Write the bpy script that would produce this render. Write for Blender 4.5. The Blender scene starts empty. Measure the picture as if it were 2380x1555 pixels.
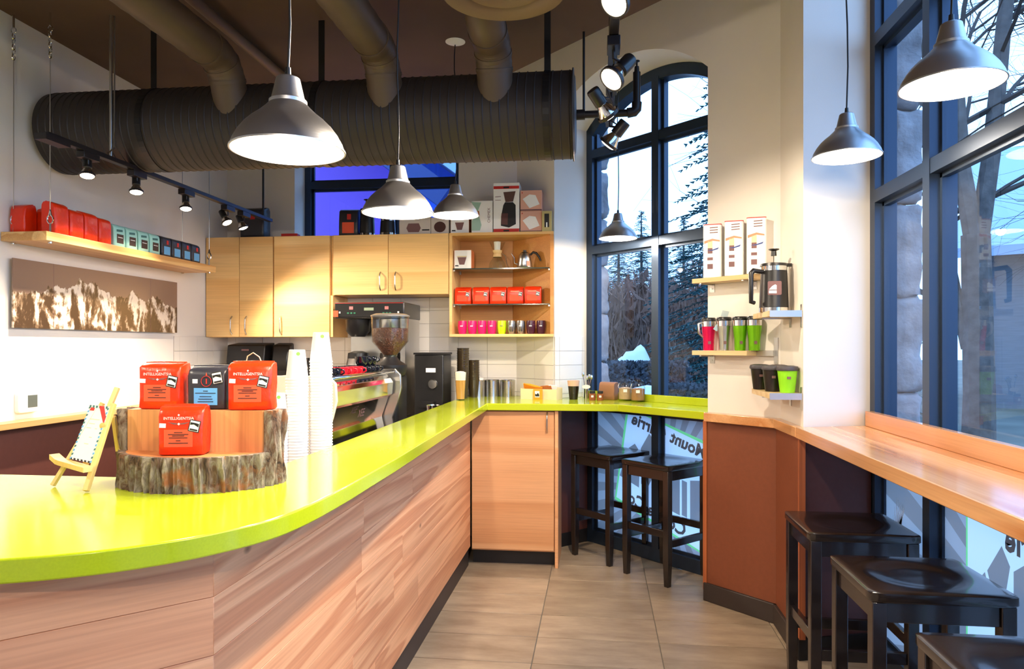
import bpy, bmesh, math, random
from math import sin, cos, pi, radians, sqrt, atan2
from mathutils import Matrix, Vector
random.seed(7)
SC = bpy.context.scene
COL = SC.collection

# ------------------------------------------------------------------ camera, world, exposure
FPX, PW = 1670.0, 2380.0
cam_d = bpy.data.cameras.new('camera')
cam_d.sensor_width = 36.0
cam_d.lens = 36.0 * FPX / PW
cam_d.shift_y = 27.5 / PW
cam_d.clip_start = 0.05
cam_d.clip_end = 300
cam = bpy.data.objects.new('camera', cam_d)
cam.location = (0, 0, 1.47)
cam.rotation_euler = (radians(90), 0, math.atan(200 / FPX))
COL.objects.link(cam)
SC.camera = cam

W = bpy.data.worlds.new('dusk_sky')
SC.world = W
W.use_nodes = True
bg = W.node_tree.nodes['Background']
bg.inputs['Color'].default_value = (0.28, 0.54, 1.0, 1)
bg.inputs['Strength'].default_value = 3.5

SC.view_settings.view_transform = 'Standard'
SC.view_settings.look = 'None'
SC.view_settings.gamma = 1.0
SC.view_settings.use_curve_mapping = False
SC.view_settings.exposure = 0.3
# lamp outputs (watts); every lamp below is a fitting that is built in the scene
PEND_W, SPOT_W = 19.0, 42.0
WARM = (1.0, 0.86, 0.68)
WARM2 = (1.0, 0.83, 0.62)

# ------------------------------------------------------------------ mesh helpers
class MB:
    def __init__(s):
        s.v = []; s.f = []
    def add(s, vs, fs, M=None):
        n = len(s.v)
        if M is not None: vs = [tuple(M @ Vector(v)) for v in vs]
        s.v += [tuple(v) for v in vs]
        s.f += [tuple(i + n for i in f) for f in fs]
        return s
    def box(s, x0, x1, y0, y1, z0, z1, M=None):
        return s.add([(x0,y0,z0),(x1,y0,z0),(x1,y1,z0),(x0,y1,z0),(x0,y0,z1),(x1,y0,z1),(x1,y1,z1),(x0,y1,z1)],
                     [(3,2,1,0),(4,5,6,7),(0,1,5,4),(1,2,6,5),(2,3,7,6),(3,0,4,7)], M)
    def prism(s, pts, z0, z1, M=None):
        n = len(pts)
        vs = [(x,y,z0) for x,y in pts] + [(x,y,z1) for x,y in pts]
        fs = [tuple(range(n-1,-1,-1)), tuple(range(n,2*n))]
        fs += [(i,(i+1)%n,n+(i+1)%n,n+i) for i in range(n)]
        return s.add(vs, fs, M)
    def lathe(s, prof, n=24, M=None, closed=False):
        vs = []; fs = []
        m = len(prof)
        for r, z in prof:
            for k in range(n):
                a = 2*pi*k/n
                vs.append((r*cos(a), r*sin(a), z))
        for j in range(m-1):
            for k in range(n):
                fs.append((j*n+k, j*n+(k+1)%n, (j+1)*n+(k+1)%n, (j+1)*n+k))
        if closed:
            for k in range(n):
                fs.append(((m-1)*n+k, (m-1)*n+(k+1)%n, (k+1)%n, k))
        else:
            if prof[0][0] > 1e-6: fs.append(tuple(range(n-1,-1,-1)))
            if prof[-1][0] > 1e-6: fs.append(tuple((m-1)*n+k for k in range(n)))
        return s.add(vs, fs, M)
    def tube(s, pts, r, n=8, caps=True, M=None):
        pts = [Vector(p) for p in pts]
        rs = r if isinstance(r, (list, tuple)) else [r]*len(pts)
        vs = []; fs = []
        up = None
        for i, p in enumerate(pts):
            if i == 0: d = pts[1]-p
            elif i == len(pts)-1: d = p-pts[i-1]
            else: d = (pts[i+1]-p).normalized() + (p-pts[i-1]).normalized()
            d.normalize()
            if up is None:
                up = Vector((0,0,1)) if abs(d.z) < .9 else Vector((1,0,0))
            a = d.cross(up); a.normalize()
            b = d.cross(a); b.normalize()
            up = -b if (-b).dot(up) > 0 else b
            a = d.cross(up); a.normalize(); b = up
            for k in range(n):
                t = 2*pi*k/n
                q = p + a*(rs[i]*cos(t)) + b*(rs[i]*sin(t))
                vs.append(tuple(q))
        for i in range(len(pts)-1):
            for k in range(n):
                fs.append((i*n+k, i*n+(k+1)%n, (i+1)*n+(k+1)%n, (i+1)*n+k))
        if caps:
            fs.append(tuple(range(n-1,-1,-1)))
            fs.append(tuple((len(pts)-1)*n+k for k in range(n)))
        return s.add(vs, fs, M)
    def bar(s, p0, p1, w, h, M=None, up=(0,0,1)):
        p0 = Vector(p0); p1 = Vector(p1); d = (p1-p0).normalized()
        u = Vector(up)
        if abs(d.dot(u)) > .95: u = Vector((0,1,0))
        a = d.cross(u).normalized(); b = a.cross(d).normalized()
        vs = []
        for p in (p0, p1):
            for sa, sb in ((-1,-1),(1,-1),(1,1),(-1,1)):
                vs.append(tuple(p + a*(sa*w/2) + b*(sb*h/2)))
        return s.add(vs, [(3,2,1,0),(4,5,6,7),(0,1,5,4),(1,2,6,5),(2,3,7,6),(3,0,4,7)], M)
    def sphere(s, c, r, n=12, m=8, M=None, sz=1.0):
        prof = [(max(r*sin(pi*j/m),0.0), -r*sz*cos(pi*j/m)) for j in range(m+1)]
        T = Matrix.Translation(Vector(c))
        return s.lathe(prof, n, (M @ T) if M is not None else T)

def T3(x=0, y=0, z=0): return Matrix.Translation((x,y,z))
def RZ(a): return Matrix.Rotation(a, 4, 'Z')
def RX(a): return Matrix.Rotation(a, 4, 'X')
def RY(a): return Matrix.Rotation(a, 4, 'Y')

def link(o, parent=None):
    COL.objects.link(o)
    if parent is not None: o.parent = parent
    return o

def obj(name, mb, mat, parent=None, loc=(0,0,0), rz=0, smooth=None, bevel=0, seg=2, rot=None):
    me = bpy.data.meshes.new(name)
    me.from_pydata(mb.v, [], mb.f)
    bm = bmesh.new(); bm.from_mesh(me)
    bmesh.ops.remove_doubles(bm, verts=bm.verts, dist=1e-6)
    bmesh.ops.recalc_face_normals(bm, faces=bm.faces)
    bm.to_mesh(me); bm.free()
    if mat is not None: me.materials.append(mat)
    if smooth is not None:
        me.shade_smooth()
        me.set_sharp_from_angle(angle=radians(smooth))
    o = bpy.data.objects.new(name, me)
    o.location = loc
    o.rotation_euler = rot if rot is not None else (0,0,rz)
    link(o, parent)
    if bevel:
        b = o.modifiers.new('bevel', 'BEVEL'); b.width = bevel; b.segments = seg
        b.limit_method = 'ANGLE'; b.angle_limit = radians(40)
        b.harden_normals = False
        if smooth is None:
            me.shade_smooth(); me.set_sharp_from_angle(angle=radians(35))
    return o

def tag(o, label, cat, group=None):
    o['label'] = label; o['category'] = cat
    if group: o['group'] = group
    return o

def thing(name, label, cat, loc=(0,0,0), rz=0, group=None):
    o = bpy.data.objects.new(name, None)
    o.empty_display_size = .05
    o.location = loc; o.rotation_euler = (0,0,rz)
    link(o)
    return tag(o, label, cat, group)

def struct(o):
    o['kind'] = 'structure'
    return o

def dup(root, loc=None, rz=None, label=None, group=None, scale=None):
    r = root.copy(); COL.objects.link(r)
    if loc is not None: r.location = loc
    if rz is not None: r.rotation_euler = (0,0,rz)
    if label: r['label'] = label
    if group: r['group'] = group
    if scale: r.scale = (scale,)*3
    for ch in list(root.children):
        c = ch.copy(); COL.objects.link(c); c.parent = r
        for g in list(ch.children):
            d = g.copy(); COL.objects.link(d); d.parent = c
    return r

def piece(src, name, parent, loc, rot=(0,0,0), scale=None, mat=None):
    """a repeat that shares mesh data"""
    o = bpy.data.objects.new(name, src)
    o.location = loc; o.rotation_euler = rot
    if scale: o.scale = scale
    return link(o, parent)

def text_mb(body, size=1.0, align='CENTER', extr=0.0, bold=0.0):
    cu = bpy.data.curves.new('t', 'FONT')
    cu.body = body; cu.size = size; cu.align_x = align; cu.align_y = 'CENTER'; cu.extrude = extr
    cu.resolution_u = 2; cu.offset = bold
    o = bpy.data.objects.new('t', cu); COL.objects.link(o)
    bpy.context.view_layer.update()
    dg = bpy.context.evaluated_depsgraph_get()
    me = bpy.data.meshes.new_from_object(o.evaluated_get(dg))
    mb = MB()
    mb.v = [tuple(v.co) for v in me.vertices]
    mb.f = [tuple(p.vertices) for p in me.polygons]
    bpy.data.objects.remove(o); bpy.data.curves.remove(cu); bpy.data.meshes.remove(me)
    return mb

def xf(mb, M):
    mb.v = [tuple(M @ Vector(v)) for v in mb.v]
    return mb

def arc(cx, cy, r, a0, a1, n):
    return [(cx + r*cos(a0+(a1-a0)*i/n), cy + r*sin(a0+(a1-a0)*i/n)) for i in range(n+1)]

def rrect(x0, x1, y0, y1, r, n=4):
    p = []
    for cx, cy, a in ((x1-r,y0+r,-pi/2),(x1-r,y1-r,0),(x0+r,y1-r,pi/2),(x0+r,y0+r,pi)):
        p += arc(cx, cy, r, a, a+pi/2, n)
    return p

# ------------------------------------------------------------------ materials
def S(r, g, b):
    def l(c):
        c /= 255.0
        return c/12.92 if c <= .04045 else ((c+.055)/1.055)**2.4
    return (l(r), l(g), l(b), 1.0)

def newmat(name):
    m = bpy.data.materials.new(name); m.use_nodes = True
    nt = m.node_tree
    return m, nt, nt.nodes['Principled BSDF']

def mat(name, col, rough=.5, metal=0.0, spec=.5, noise=0.0, nscale=8.0, bump=0.0, bscale=60.0, emit=None, estr=0.0, coat=0.0, stretch=None):
    m, nt, p = newmat(name)
    p.inputs['Base Color'].default_value = col
    p.inputs['Roughness'].default_value = rough
    p.inputs['Metallic'].default_value = metal
    p.inputs['Specular IOR Level'].default_value = spec
    if coat:
        p.inputs['Coat Weight'].default_value = coat; p.inputs['Coat Roughness'].default_value = .08
    if emit:
        p.inputs['Emission Color'].default_value = emit; p.inputs['Emission Strength'].default_value = estr
    L = nt.links
    if noise or bump:
        tc = nt.nodes.new('ShaderNodeTexCoord')
        mp = nt.nodes.new('ShaderNodeMapping')
        if stretch: mp.inputs['Scale'].default_value = stretch
        L.new(tc.outputs['Object'], mp.inputs['Vector'])
    if noise:
        n = nt.nodes.new('ShaderNodeTexNoise'); n.inputs['Scale'].default_value = nscale; n.inputs['Detail'].default_value = 6
        L.new(mp.outputs[0], n.inputs['Vector'])
        r = nt.nodes.new('ShaderNodeValToRGB')
        r.color_ramp.elements[0].position = .3; r.color_ramp.elements[1].position = .7
        r.color_ramp.elements[0].color = tuple(c*(1-noise) for c in col[:3]) + (1,)
        r.color_ramp.elements[1].color = tuple(min(1,c*(1+noise)) for c in col[:3]) + (1,)
        L.new(n.outputs['Fac'], r.inputs['Fac'])
        L.new(r.outputs['Color'], p.inputs['Base Color'])
    if bump:
        n2 = nt.nodes.new('ShaderNodeTexNoise'); n2.inputs['Scale'].default_value = bscale; n2.inputs['Detail'].default_value = 5
        L.new(mp.outputs[0], n2.inputs['Vector'])
        b = nt.nodes.new('ShaderNodeBump'); b.inputs['Strength'].default_value = bump; b.inputs['Distance'].default_value = .01
        L.new(n2.outputs['Fac'], b.inputs['Height'])
        L.new(b.outputs['Normal'], p.inputs['Normal'])
    return m

def wood(name, c1, c2, c3=None, along='X', ring=22.0, dist=3.0, rough=.35, coat=0.0, fine=.35, rnd=6.0, knots=0.0, spec=.5):
    """plain-sawn grain: stretched, distorted rings plus fine fibres, shifted per object"""
    m, nt, p = newmat(name)
    N = nt.nodes; L = nt.links
    p.inputs['Roughness'].default_value = rough
    p.inputs['Specular IOR Level'].default_value = spec
    if coat:
        p.inputs['Coat Weight'].default_value = coat; p.inputs['Coat Roughness'].default_value = .12
    tc = N.new('ShaderNodeTexCoord'); oi = N.new('ShaderNodeObjectInfo')
    vm = N.new('ShaderNodeVectorMath'); vm.operation = 'SCALE'
    cb = N.new('ShaderNodeCombineXYZ')
    for i in range(3): L.new(oi.outputs['Random'], cb.inputs[i])
    L.new(cb.outputs[0], vm.inputs[0]); vm.inputs['Scale'].default_value = rnd
    ad = N.new('ShaderNodeVectorMath'); ad.operation = 'ADD'
    L.new(tc.outputs['Object'], ad.inputs[0]); L.new(vm.outputs[0], ad.inputs[1])
    mp = N.new('ShaderNodeMapping')
    st = {'X': (.05,1,1), 'Y': (1,.05,1), 'Z': (1,1,.05)}[along]
    mp.inputs['Scale'].default_value = st
    L.new(ad.outputs[0], mp.inputs['Vector'])
    n1 = N.new('ShaderNodeTexNoise'); n1.inputs['Scale'].default_value = ring*.25; n1.inputs['Detail'].default_value = 2; n1.inputs['Distortion'].default_value = .4
    L.new(mp.outputs[0], n1.inputs['Vector'])
    mu = N.new('ShaderNodeMath'); mu.operation = 'MULTIPLY'; mu.inputs[1].default_value = dist*2.2
    L.new(n1.outputs['Fac'], mu.inputs[0])
    fr = N.new('ShaderNodeMath'); fr.operation = 'FRACT'
    L.new(mu.outputs[0], fr.inputs[0])
    r1 = N.new('ShaderNodeValToRGB')
    e = r1.color_ramp.elements
    e[0].position = 0.0; e[0].color = c1
    e[1].position = .82; e[1].color = c2
    x = e.new(.95); x.color = c1
    L.new(fr.outputs[0], r1.inputs['Fac'])
    n2 = N.new('ShaderNodeTexNoise'); n2.inputs['Scale'].default_value = 130; n2.inputs['Detail'].default_value = 4
    mp2 = N.new('ShaderNodeMapping'); mp2.inputs['Scale'].default_value = tuple(.02 if q < 1 else 1 for q in st)
    L.new(ad.outputs[0], mp2.inputs['Vector']); L.new(mp2.outputs[0], n2.inputs['Vector'])
    mx = N.new('ShaderNodeMix'); mx.data_type = 'RGBA'; mx.blend_type = 'MULTIPLY'
    mx.inputs['Factor'].default_value = fine
    r2 = N.new('ShaderNodeValToRGB'); r2.color_ramp.elements[0].position = .3; r2.color_ramp.elements[0].color = (.55,.5,.45,1); r2.color_ramp.elements[1].position = .6
    L.new(n2.outputs['Fac'], r2.inputs['Fac'])
    L.new(r1.outputs['Color'], mx.inputs['A']); L.new(r2.outputs['Color'], mx.inputs['B'])
    out = mx.outputs['Result']
    # tone differs board by board
    hv = N.new('ShaderNodeHueSaturation')
    mr = N.new('ShaderNodeMapRange'); mr.inputs['To Min'].default_value = .90; mr.inputs['To Max'].default_value = 1.08
    L.new(oi.outputs['Random'], mr.inputs['Value']); L.new(mr.outputs[0], hv.inputs['Value'])
    L.new(out, hv.inputs['Color']); out = hv.outputs['Color']
    if knots:
        vo = N.new('ShaderNodeTexVoronoi'); vo.inputs['Scale'].default_value = 3.2
        mp3 = N.new('ShaderNodeMapping'); mp3.inputs['Scale'].default_value = tuple(.55 if q < 1 else 1 for q in st)
        L.new(ad.outputs[0], mp3.inputs['Vector']); L.new(mp3.outputs[0], vo.inputs['Vector'])
        r3 = N.new('ShaderNodeValToRGB'); r3.color_ramp.elements[0].position = .015; r3.color_ramp.elements[0].color = (1,1,1,1)
        r3.color_ramp.elements[1].position = .045; r3.color_ramp.elements[1].color = (0,0,0,1)
        L.new(vo.outputs['Distance'], r3.inputs['Fac'])
        m2 = N.new('ShaderNodeMix'); m2.data_type = 'RGBA'
        mk = N.new('ShaderNodeMath'); mk.operation = 'MULTIPLY'; mk.inputs[1].default_value = knots
        L.new(r3.outputs['Color'], mk.inputs[0]); L.new(mk.outputs[0], m2.inputs['Factor'])
        L.new(out, m2.inputs['A']); m2.inputs['B'].default_value = tuple(c*.25 for c in c2[:3])+(1,)
        out = m2.outputs['Result']
    L.new(out, p.inputs['Base Color'])
    return m

def glass(name, tint=(.9,.95,1,1), refl=1.0, rough=0.0, alpha=0.0):
    """thin pane: clear transmission plus a fresnel reflection"""
    m = bpy.data.materials.new(name); m.use_nodes = True
    nt = m.node_tree; N = nt.nodes; L = nt.links
    N.remove(N['Principled BSDF'])
    out = N['Material Output']
    tr = N.new('ShaderNodeBsdfTransparent'); tr.inputs['Color'].default_value = tint
    gl = N.new('ShaderNodeBsdfGlossy'); gl.inputs['Roughness'].default_value = rough
    lw = N.new('ShaderNodeLayerWeight'); lw.inputs['Blend'].default_value = .5
    pw_ = N.new('ShaderNodeMath'); pw_.operation = 'POWER'; pw_.inputs[1].default_value = 5.0
    L.new(lw.outputs['Facing'], pw_.inputs[0])
    ml = N.new('ShaderNodeMath'); ml.operation = 'MULTIPLY_ADD'; ml.inputs[1].default_value = .92; ml.inputs[2].default_value = .045
    L.new(pw_.outputs[0], ml.inputs[0])
    mu = N.new('ShaderNodeMath'); mu.operation = 'MULTIPLY'; mu.inputs[1].default_value = refl; mu.use_clamp = True
    L.new(ml.outputs[0], mu.inputs[0])
    mx = N.new('ShaderNodeMixShader')
    L.new(mu.outputs[0], mx.inputs[0]); L.new(tr.outputs[0], mx.inputs[1]); L.new(gl.outputs[0], mx.inputs[2])
    L.new(mx.outputs[0], out.inputs['Surface'])
    return m

def film(name, col, trans=.6):
    """frosted adhesive film on a pane: lets daylight through, diffused"""
    m = bpy.data.materials.new(name); m.use_nodes = True
    nt = m.node_tree; N = nt.nodes; L = nt.links
    N.remove(N['Principled BSDF'])
    a = N.new('ShaderNodeBsdfTranslucent'); a.inputs['Color'].default_value = col
    b = N.new('ShaderNodeBsdfDiffuse'); b.inputs['Color'].default_value = col
    g = N.new('ShaderNodeBsdfGlossy'); g.inputs['Roughness'].default_value = .15
    mx = N.new('ShaderNodeMixShader'); mx.inputs[0].default_value = trans
    L.new(b.outputs[0], mx.inputs[1]); L.new(a.outputs[0], mx.inputs[2])
    m2 = N.new('ShaderNodeMixShader'); m2.inputs[0].default_value = .05
    L.new(mx.outputs[0], m2.inputs[1]); L.new(g.outputs[0], m2.inputs[2])
    L.new(m2.outputs[0], N['Material Output'].inputs['Surface'])
    return m

M = {}
M['wall'] = mat('painted_wall', S(232,226,218), .7, noise=.02, nscale=3, bump=.03, bscale=180)
M['ceil'] = mat('brown_ceiling', S(88,66,48), .75, noise=.12, nscale=2.5)
M['ceil_w'] = mat('white_ceiling', S(225,220,212), .8)
M['green'] = mat('lime_quartz', S(182,196,30), .16, noise=.05, nscale=220, coat=.3)
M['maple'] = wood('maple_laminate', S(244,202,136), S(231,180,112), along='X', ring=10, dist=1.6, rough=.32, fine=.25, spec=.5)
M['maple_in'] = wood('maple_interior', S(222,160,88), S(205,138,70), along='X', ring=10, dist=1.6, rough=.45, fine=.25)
M['door'] = wood('beech_door', S(232,176,128), S(216,154,104), along='X', ring=10, dist=1.8, rough=.4, fine=.25)
M['fir'] = wood('fir_board', S(232,174,130), S(204,138,98), along='Y', ring=20, dist=3.2, rough=.55, fine=.30, knots=.85)
M['bar'] = wood('fir_bar', S(236,182,128), S(208,140,84), along='Y', ring=18, dist=2.6, rough=.2, fine=.25, knots=.6, coat=.4)
M['shelf'] = wood('pine_shelf', S(235,192,130), S(208,152,88), along='Y', ring=18, dist=2.5, rough=.4, fine=.3, knots=.5)
M['shelfx'] = wood('birch_shelf', S(238,210,160), S(220,182,124), along='X', ring=16, dist=2.0, rough=.4, fine=.25)
M['brown'] = mat('brown_laminate', S(122,66,42), .45, noise=.05, nscale=40)
M['brown_dk'] = mat('dark_brown_laminate', S(92,52,46), .45, noise=.05, nscale=40)
M['kick'] = mat('rubber_base', S(52,44,42), .5)
M['kick_bk'] = mat('black_kick', S(28,26,28), .5)
M['frame'] = mat('window_aluminium', S(50,64,84), .36, metal=.5)
M['glass'] = glass('window_glass', (.93,.97,1,1), .9)
M['stool'] = mat('black_lacquer', S(30,23,23), .24, noise=.15, nscale=30, stretch=(1,8,1), coat=.5)
M['grout'] = mat('grout', S(112,104,94), .9)
M['wtile'] = mat('white_tile', S(232,226,218), .18, spec=.5)
M['wgrout'] = mat('wall_grout', S(178,168,160), .9)
M['duct'] = mat('duct_brown', S(45,38,36), .55, noise=.08, nscale=6)
M['black'] = mat('black_plastic', S(24,23,24), .35)
M['blackm'] = mat('black_metal', S(32,30,32), .4, metal=.3)
M['track'] = mat('track_black', S(36,32,36), .35, metal=.2)
M['steel'] = mat('brushed_steel', S(196,194,190), .28, metal=1.0)
M['chrome'] = mat('chrome', S(225,225,225), .08, metal=1.0)
M['alu'] = mat('spun_aluminium', S(188,188,191), .34, metal=.95, bump=.06, bscale=4, stretch=(1,1,120))
M['white'] = mat('white_paint', S(240,240,236), .5)
M['shade_in'] = mat('white_shade_inside', S(250,248,244), .6)
M['bulb'] = mat('bulb', S(255,244,225), .4, emit=(1,.86,.66,1), estr=22.0)
M['lens'] = mat('spot_lens', S(255,240,215), .4, emit=(1,.84,.6,1), estr=16.0)
M['orange'] = mat('orange_foil', S(232,50,10), .32, noise=.08, nscale=12, bump=.4, bscale=24)
M['navy'] = mat('black_foil', S(46,46,54), .35, noise=.1, nscale=12, bump=.12, bscale=28)
M['mint'] = mat('mint_foil', S(164,220,208), .35, bump=.1, bscale=28)
M['paper'] = mat('white_paper', S(244,243,240), .6)
M['ink'] = mat('black_ink', S(30,28,30), .6)
M['inkblue'] = mat('blue_ink', S(44,70,140), .6)
M['inkred'] = mat('red_ink', S(196,40,34), .6)
M['inkgrey'] = mat('grey_ink', S(120,84,84), .6)
M['label_blue'] = mat('blue_label', S(98,170,222), .55)
M['label_or'] = mat('orange_label', S(226,84,48), .6)
M['cup'] = mat('paper_cup', S(246,242,238), .55)
M['clear'] = glass('clear_glass', (.95,.965,.955,1), .75, .02)

def _spun(m):
    nt = m.node_tree; p = nt.nodes['Principled BSDF']
    p.inputs['Anisotropic'].default_value = .45
    t = nt.nodes.new('ShaderNodeTangent'); t.direction_type = 'RADIAL'; t.axis = 'Z'
    nt.links.new(t.outputs[0], p.inputs['Tangent'])
_spun(M['alu'])

# ------------------------------------------------------------------ the room shell
XL, YB = -2.98, 5.50            # left wall, back wall
BX, BY = -.317, 5.237           # near corner of the pier beside the arched window
AW = 1.345                      # width of the arched opening
WOFF = .325                     # how far back the window stands in the wall
DIAG = -pi/4
ZC = 3.16                       # underside of the dropped brown ceiling
H = 1.09                        # worktop height

def tile_mat():
    m, nt, p = newmat('floor_tile'); N = nt.nodes; L = nt.links
    tc = N.new('ShaderNodeTexCoord'); oi = N.new('ShaderNodeObjectInfo')
    cb = N.new('ShaderNodeCombineXYZ'); 
    for i in range(3): L.new(oi.outputs['Random'], cb.inputs[i])
    sc = N.new('ShaderNodeVectorMath'); sc.operation = 'SCALE'; sc.inputs['Scale'].default_value = 9
    L.new(cb.outputs[0], sc.inputs[0])
    ad = N.new('ShaderNodeVectorMath'); L.new(tc.outputs['Object'], ad.inputs[0]); L.new(sc.outputs[0], ad.inputs[1])
    mp = N.new('ShaderNodeMapping'); mp.inputs['Scale'].default_value = (.5,1.6,1)
    L.new(ad.outputs[0], mp.inputs[0])
    n = N.new('ShaderNodeTexNoise'); n.inputs['Scale'].default_value = 6; n.inputs['Detail'].default_value = 8; n.inputs['Roughness'].default_value = .65
    L.new(mp.outputs[0], n.inputs['Vector'])
    r = N.new('ShaderNodeValToRGB'); r.color_ramp.elements[0].position = .3; r.color_ramp.elements[1].position = .7
    r.color_ramp.elements[0].color = S(138,120,100); r.color_ramp.elements[1].color = S(178,160,138)
    L.new(n.outputs['Fac'], r.inputs['Fac'])
    hv = N.new('ShaderNodeHueSaturation'); mr = N.new('ShaderNodeMapRange')
    mr.inputs['To Min'].default_value = .82; mr.inputs['To Max'].default_value = 1.12
    L.new(oi.outputs['Random'], mr.inputs['Value']); L.new(mr.outputs[0], hv.inputs['Value'])
    L.new(r.outputs['Color'], hv.inputs['Color']); L.new(hv.outputs['Color'], p.inputs['Base Color'])
    p.inputs['Roughness'].default_value = .38
    b = N.new('ShaderNodeBump'); b.inputs['Strength'].default_value = .08; b.inputs['Distance'].default_value = .01
    L.new(n.outputs['Fac'], b.inputs['Height']); L.new(b.outputs['Normal'], p.inputs['Normal'])
    return m
M['ftile'] = tile_mat()

# floor slab and its tiles
floor = struct(obj('floor', MB().prism([(-3.08,-2.6),(1.34,-2.6),(1.34,3.75),(.40,5.04),(-.02,5.52),(-.3,5.7),(-3.08,5.7)], -.12, -.004), M['grout']))
tw, td = .605, .3025
tb = obj('tile', MB().box(-tw/2+.0024, tw/2-.0024, -td/2+.0024, td/2-.0024, -.012, 0), M['ftile'], floor, bevel=.0012, seg=1)
tb.location = (-.305+tw/2, 3.319+td/2, 0)
first = True
for i in range(-1, 3):
    for j in range(-10, 7):
        x = -.305 + tw*(i+.5); y = 3.319 + td*(j+.5)
        if (i, j) == (0, 0): continue
        if x + y > 5.32 or x < -1.0 or x > 1.35: continue
        t = tb.copy(); COL.objects.link(t); t.location = (x, y, 0); t.parent = floor

struct(obj('ceiling', MB().prism([(XL,-2.5),(.968,-2.5),(.968,2.91),(-1.62,YB),(XL,YB)], ZC, 4.1), M['ceil']))
struct(obj('ceiling_upper', MB().prism([(-3.1,-2.6),(1.5,-2.6),(1.5,4.2),(0,5.8),(-3.1,5.8)], 4.1, 4.2), M['ceil_w']))

wl = struct(obj('wall_left', MB().box(XL-.1, XL, -2.5, YB+.3, 0, 4.1), M['wall']))
struct(obj('wall_front', MB().box(XL-.1, 1.45, -2.6, -2.5, 0, 4.1), M['wall']))

# back wall with its high window opening
WX0, WX1, WZ0, WZ1 = -2.41, -1.077, 2.26, 3.05
mb = MB()
mb.box(XL, WX0, YB, YB+.3, 0, 4.1); mb.box(WX1, -.62, YB, YB+.3, 0, 4.1)
mb.box(WX0, WX1, YB, YB+.3, 0, WZ0); mb.box(WX0, WX1, YB, YB+.3, WZ1, 4.1)
wb = struct(obj('wall_back', mb, M['wall']))

# angled wall: pier, arched head, column
arc_zc, arc_R = 2.404, .966
def arch_pts(R, x0, x1, n=24):
    out = []
    for i in range(n+1):
        x = x0 + (x1-x0)*i/n
        out.append((x, arc_zc + sqrt(max(R*R - (x-AW/2)**2, 0))))
    return out
mb = MB()
mb.prism([(-.62,YB),(BX,BY),(BX+.30,BY+.30),(-.24,5.8),(-.62,5.8)], 0, 4.1)
# head above the arch, made in the wall's own axes
hd = arch_pts(arc_R, 0, AW)
strip = MB()
for i in range(len(hd)-1):
    (xa,za),(xb,zb) = hd[i], hd[i+1]
    strip.add([(xa,0,za),(xb,0,zb),(xb,0,4.1),(xa,0,4.1),(xa,.5,za),(xb,.5,zb),(xb,.5,4.1),(xa,.5,4.1)],
              [(0,1,2,3),(7,6,5,4),(0,4,5,1)])
DM = T3(BX,BY,0) @ RZ(DIAG)
mb.add(strip.v, strip.f, DM)
wd = struct(obj('wall_corner', mb, M['wall']))
cE = (BX+AW*.70711, BY-AW*.70711)         # column edge beside the arch
CX0 = .962
cM = (CX0, cE[0]+cE[1]-CX0)
wc = struct(obj('wall_column', MB().prism([cE, cM, (CX0,3.53), (1.33,3.65), (1.405,3.675), (1.405,4.2), (cE[0]+.36,cE[1]+.36)], 0, 4.1), M['wall']))
struct(obj('wall_right', MB().box(1.30, 1.46, -2.5, -1.9, 0, 4.1).box(1.30,1.46,-1.9,3.65,3.9,4.1), M['wall']))

# wall tiles: stack bond, 228 x 105 mm, each a piece of its wall
pw, ph = .228, .105
tsrc = {}
def wtile_mesh(w, h):
    k = (round(w,3), round(h,3))
    if k not in tsrc:
        o = obj('tile', MB().box(-w/2+.0012, w/2-.0012, -.008, 0, -h/2+.0012, h/2-.0012), M['wtile'])
        me = o.data; bpy.data.objects.remove(o); tsrc[k] = me
    return tsrc[k]
def wall_tiles(parent, ox, oy, ang, x0, x1, z0, z1, zt=1.541, jx=0.0):
    """tiles on a face whose x axis starts at ox,oy and runs at ang; joints fall at jx + k*pw"""
    xs = [x0]; k = math.ceil((x0-jx)/pw + 1e-4)
    while jx + k*pw < x1-1e-4: xs.append(jx+k*pw); k += 1
    xs.append(x1)
    zs = []; z = zt
    while z < z1-1e-4: z += ph
    while z > z0+1e-4: zs.append(z); z -= ph
    zs.append(z0)
    zs = sorted(set(min(q, z1) for q in zs))
    for a, b in zip(xs, xs[1:]):
        if b-a < .012: continue
        for c, d in zip(zs, zs[1:]):
            if d-c < .01: continue
            x = (a+b)/2
            piece(wtile_mesh(b-a, d-c), 'tile', parent, (ox+x*cos(ang), oy+x*sin(ang), (c+d)/2), (0,0,ang))
gz = .90
struct(obj('trim_1', MB().box(XL,-.62,YB-.003,YB+.001,gz,1.541).box(-1.98,-1.08,YB-.003,YB,1.541,1.85), M['wgrout']))
wall_tiles(wb, -.622, YB-.002, pi, .0, 2.358, gz, 1.541)
wall_tiles(wb, -.622, YB-.002, pi, .456, 1.36, 1.541, 1.85)
for q in wb.children: q.rotation_euler[2] = 0
struct(obj('trim_2', MB().box(XL-.001,XL+.003,4.758,YB,gz,1.541), M['wgrout']))
wall_tiles(wl, XL+.002, YB, -pi/2, 0, .742, gz, 1.541)
for q in wl.children: q.rotation_euler[2] = pi/2
la = math.hypot(-.62-BX, YB-BY); aa = atan2(BY-YB, BX+.62)
struct(obj('trim_3', MB().box(0,la,-.003,.001,H,1.541), M['wgrout'], loc=(-.62,YB,0), rz=aa))
wall_tiles(wd, -.62, YB, aa, .0, la, H, 1.541, jx=la/2)
wall_tiles(wd, BX, BY, pi/4, .0, .30, H, 1.541, jx=.045)

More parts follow.
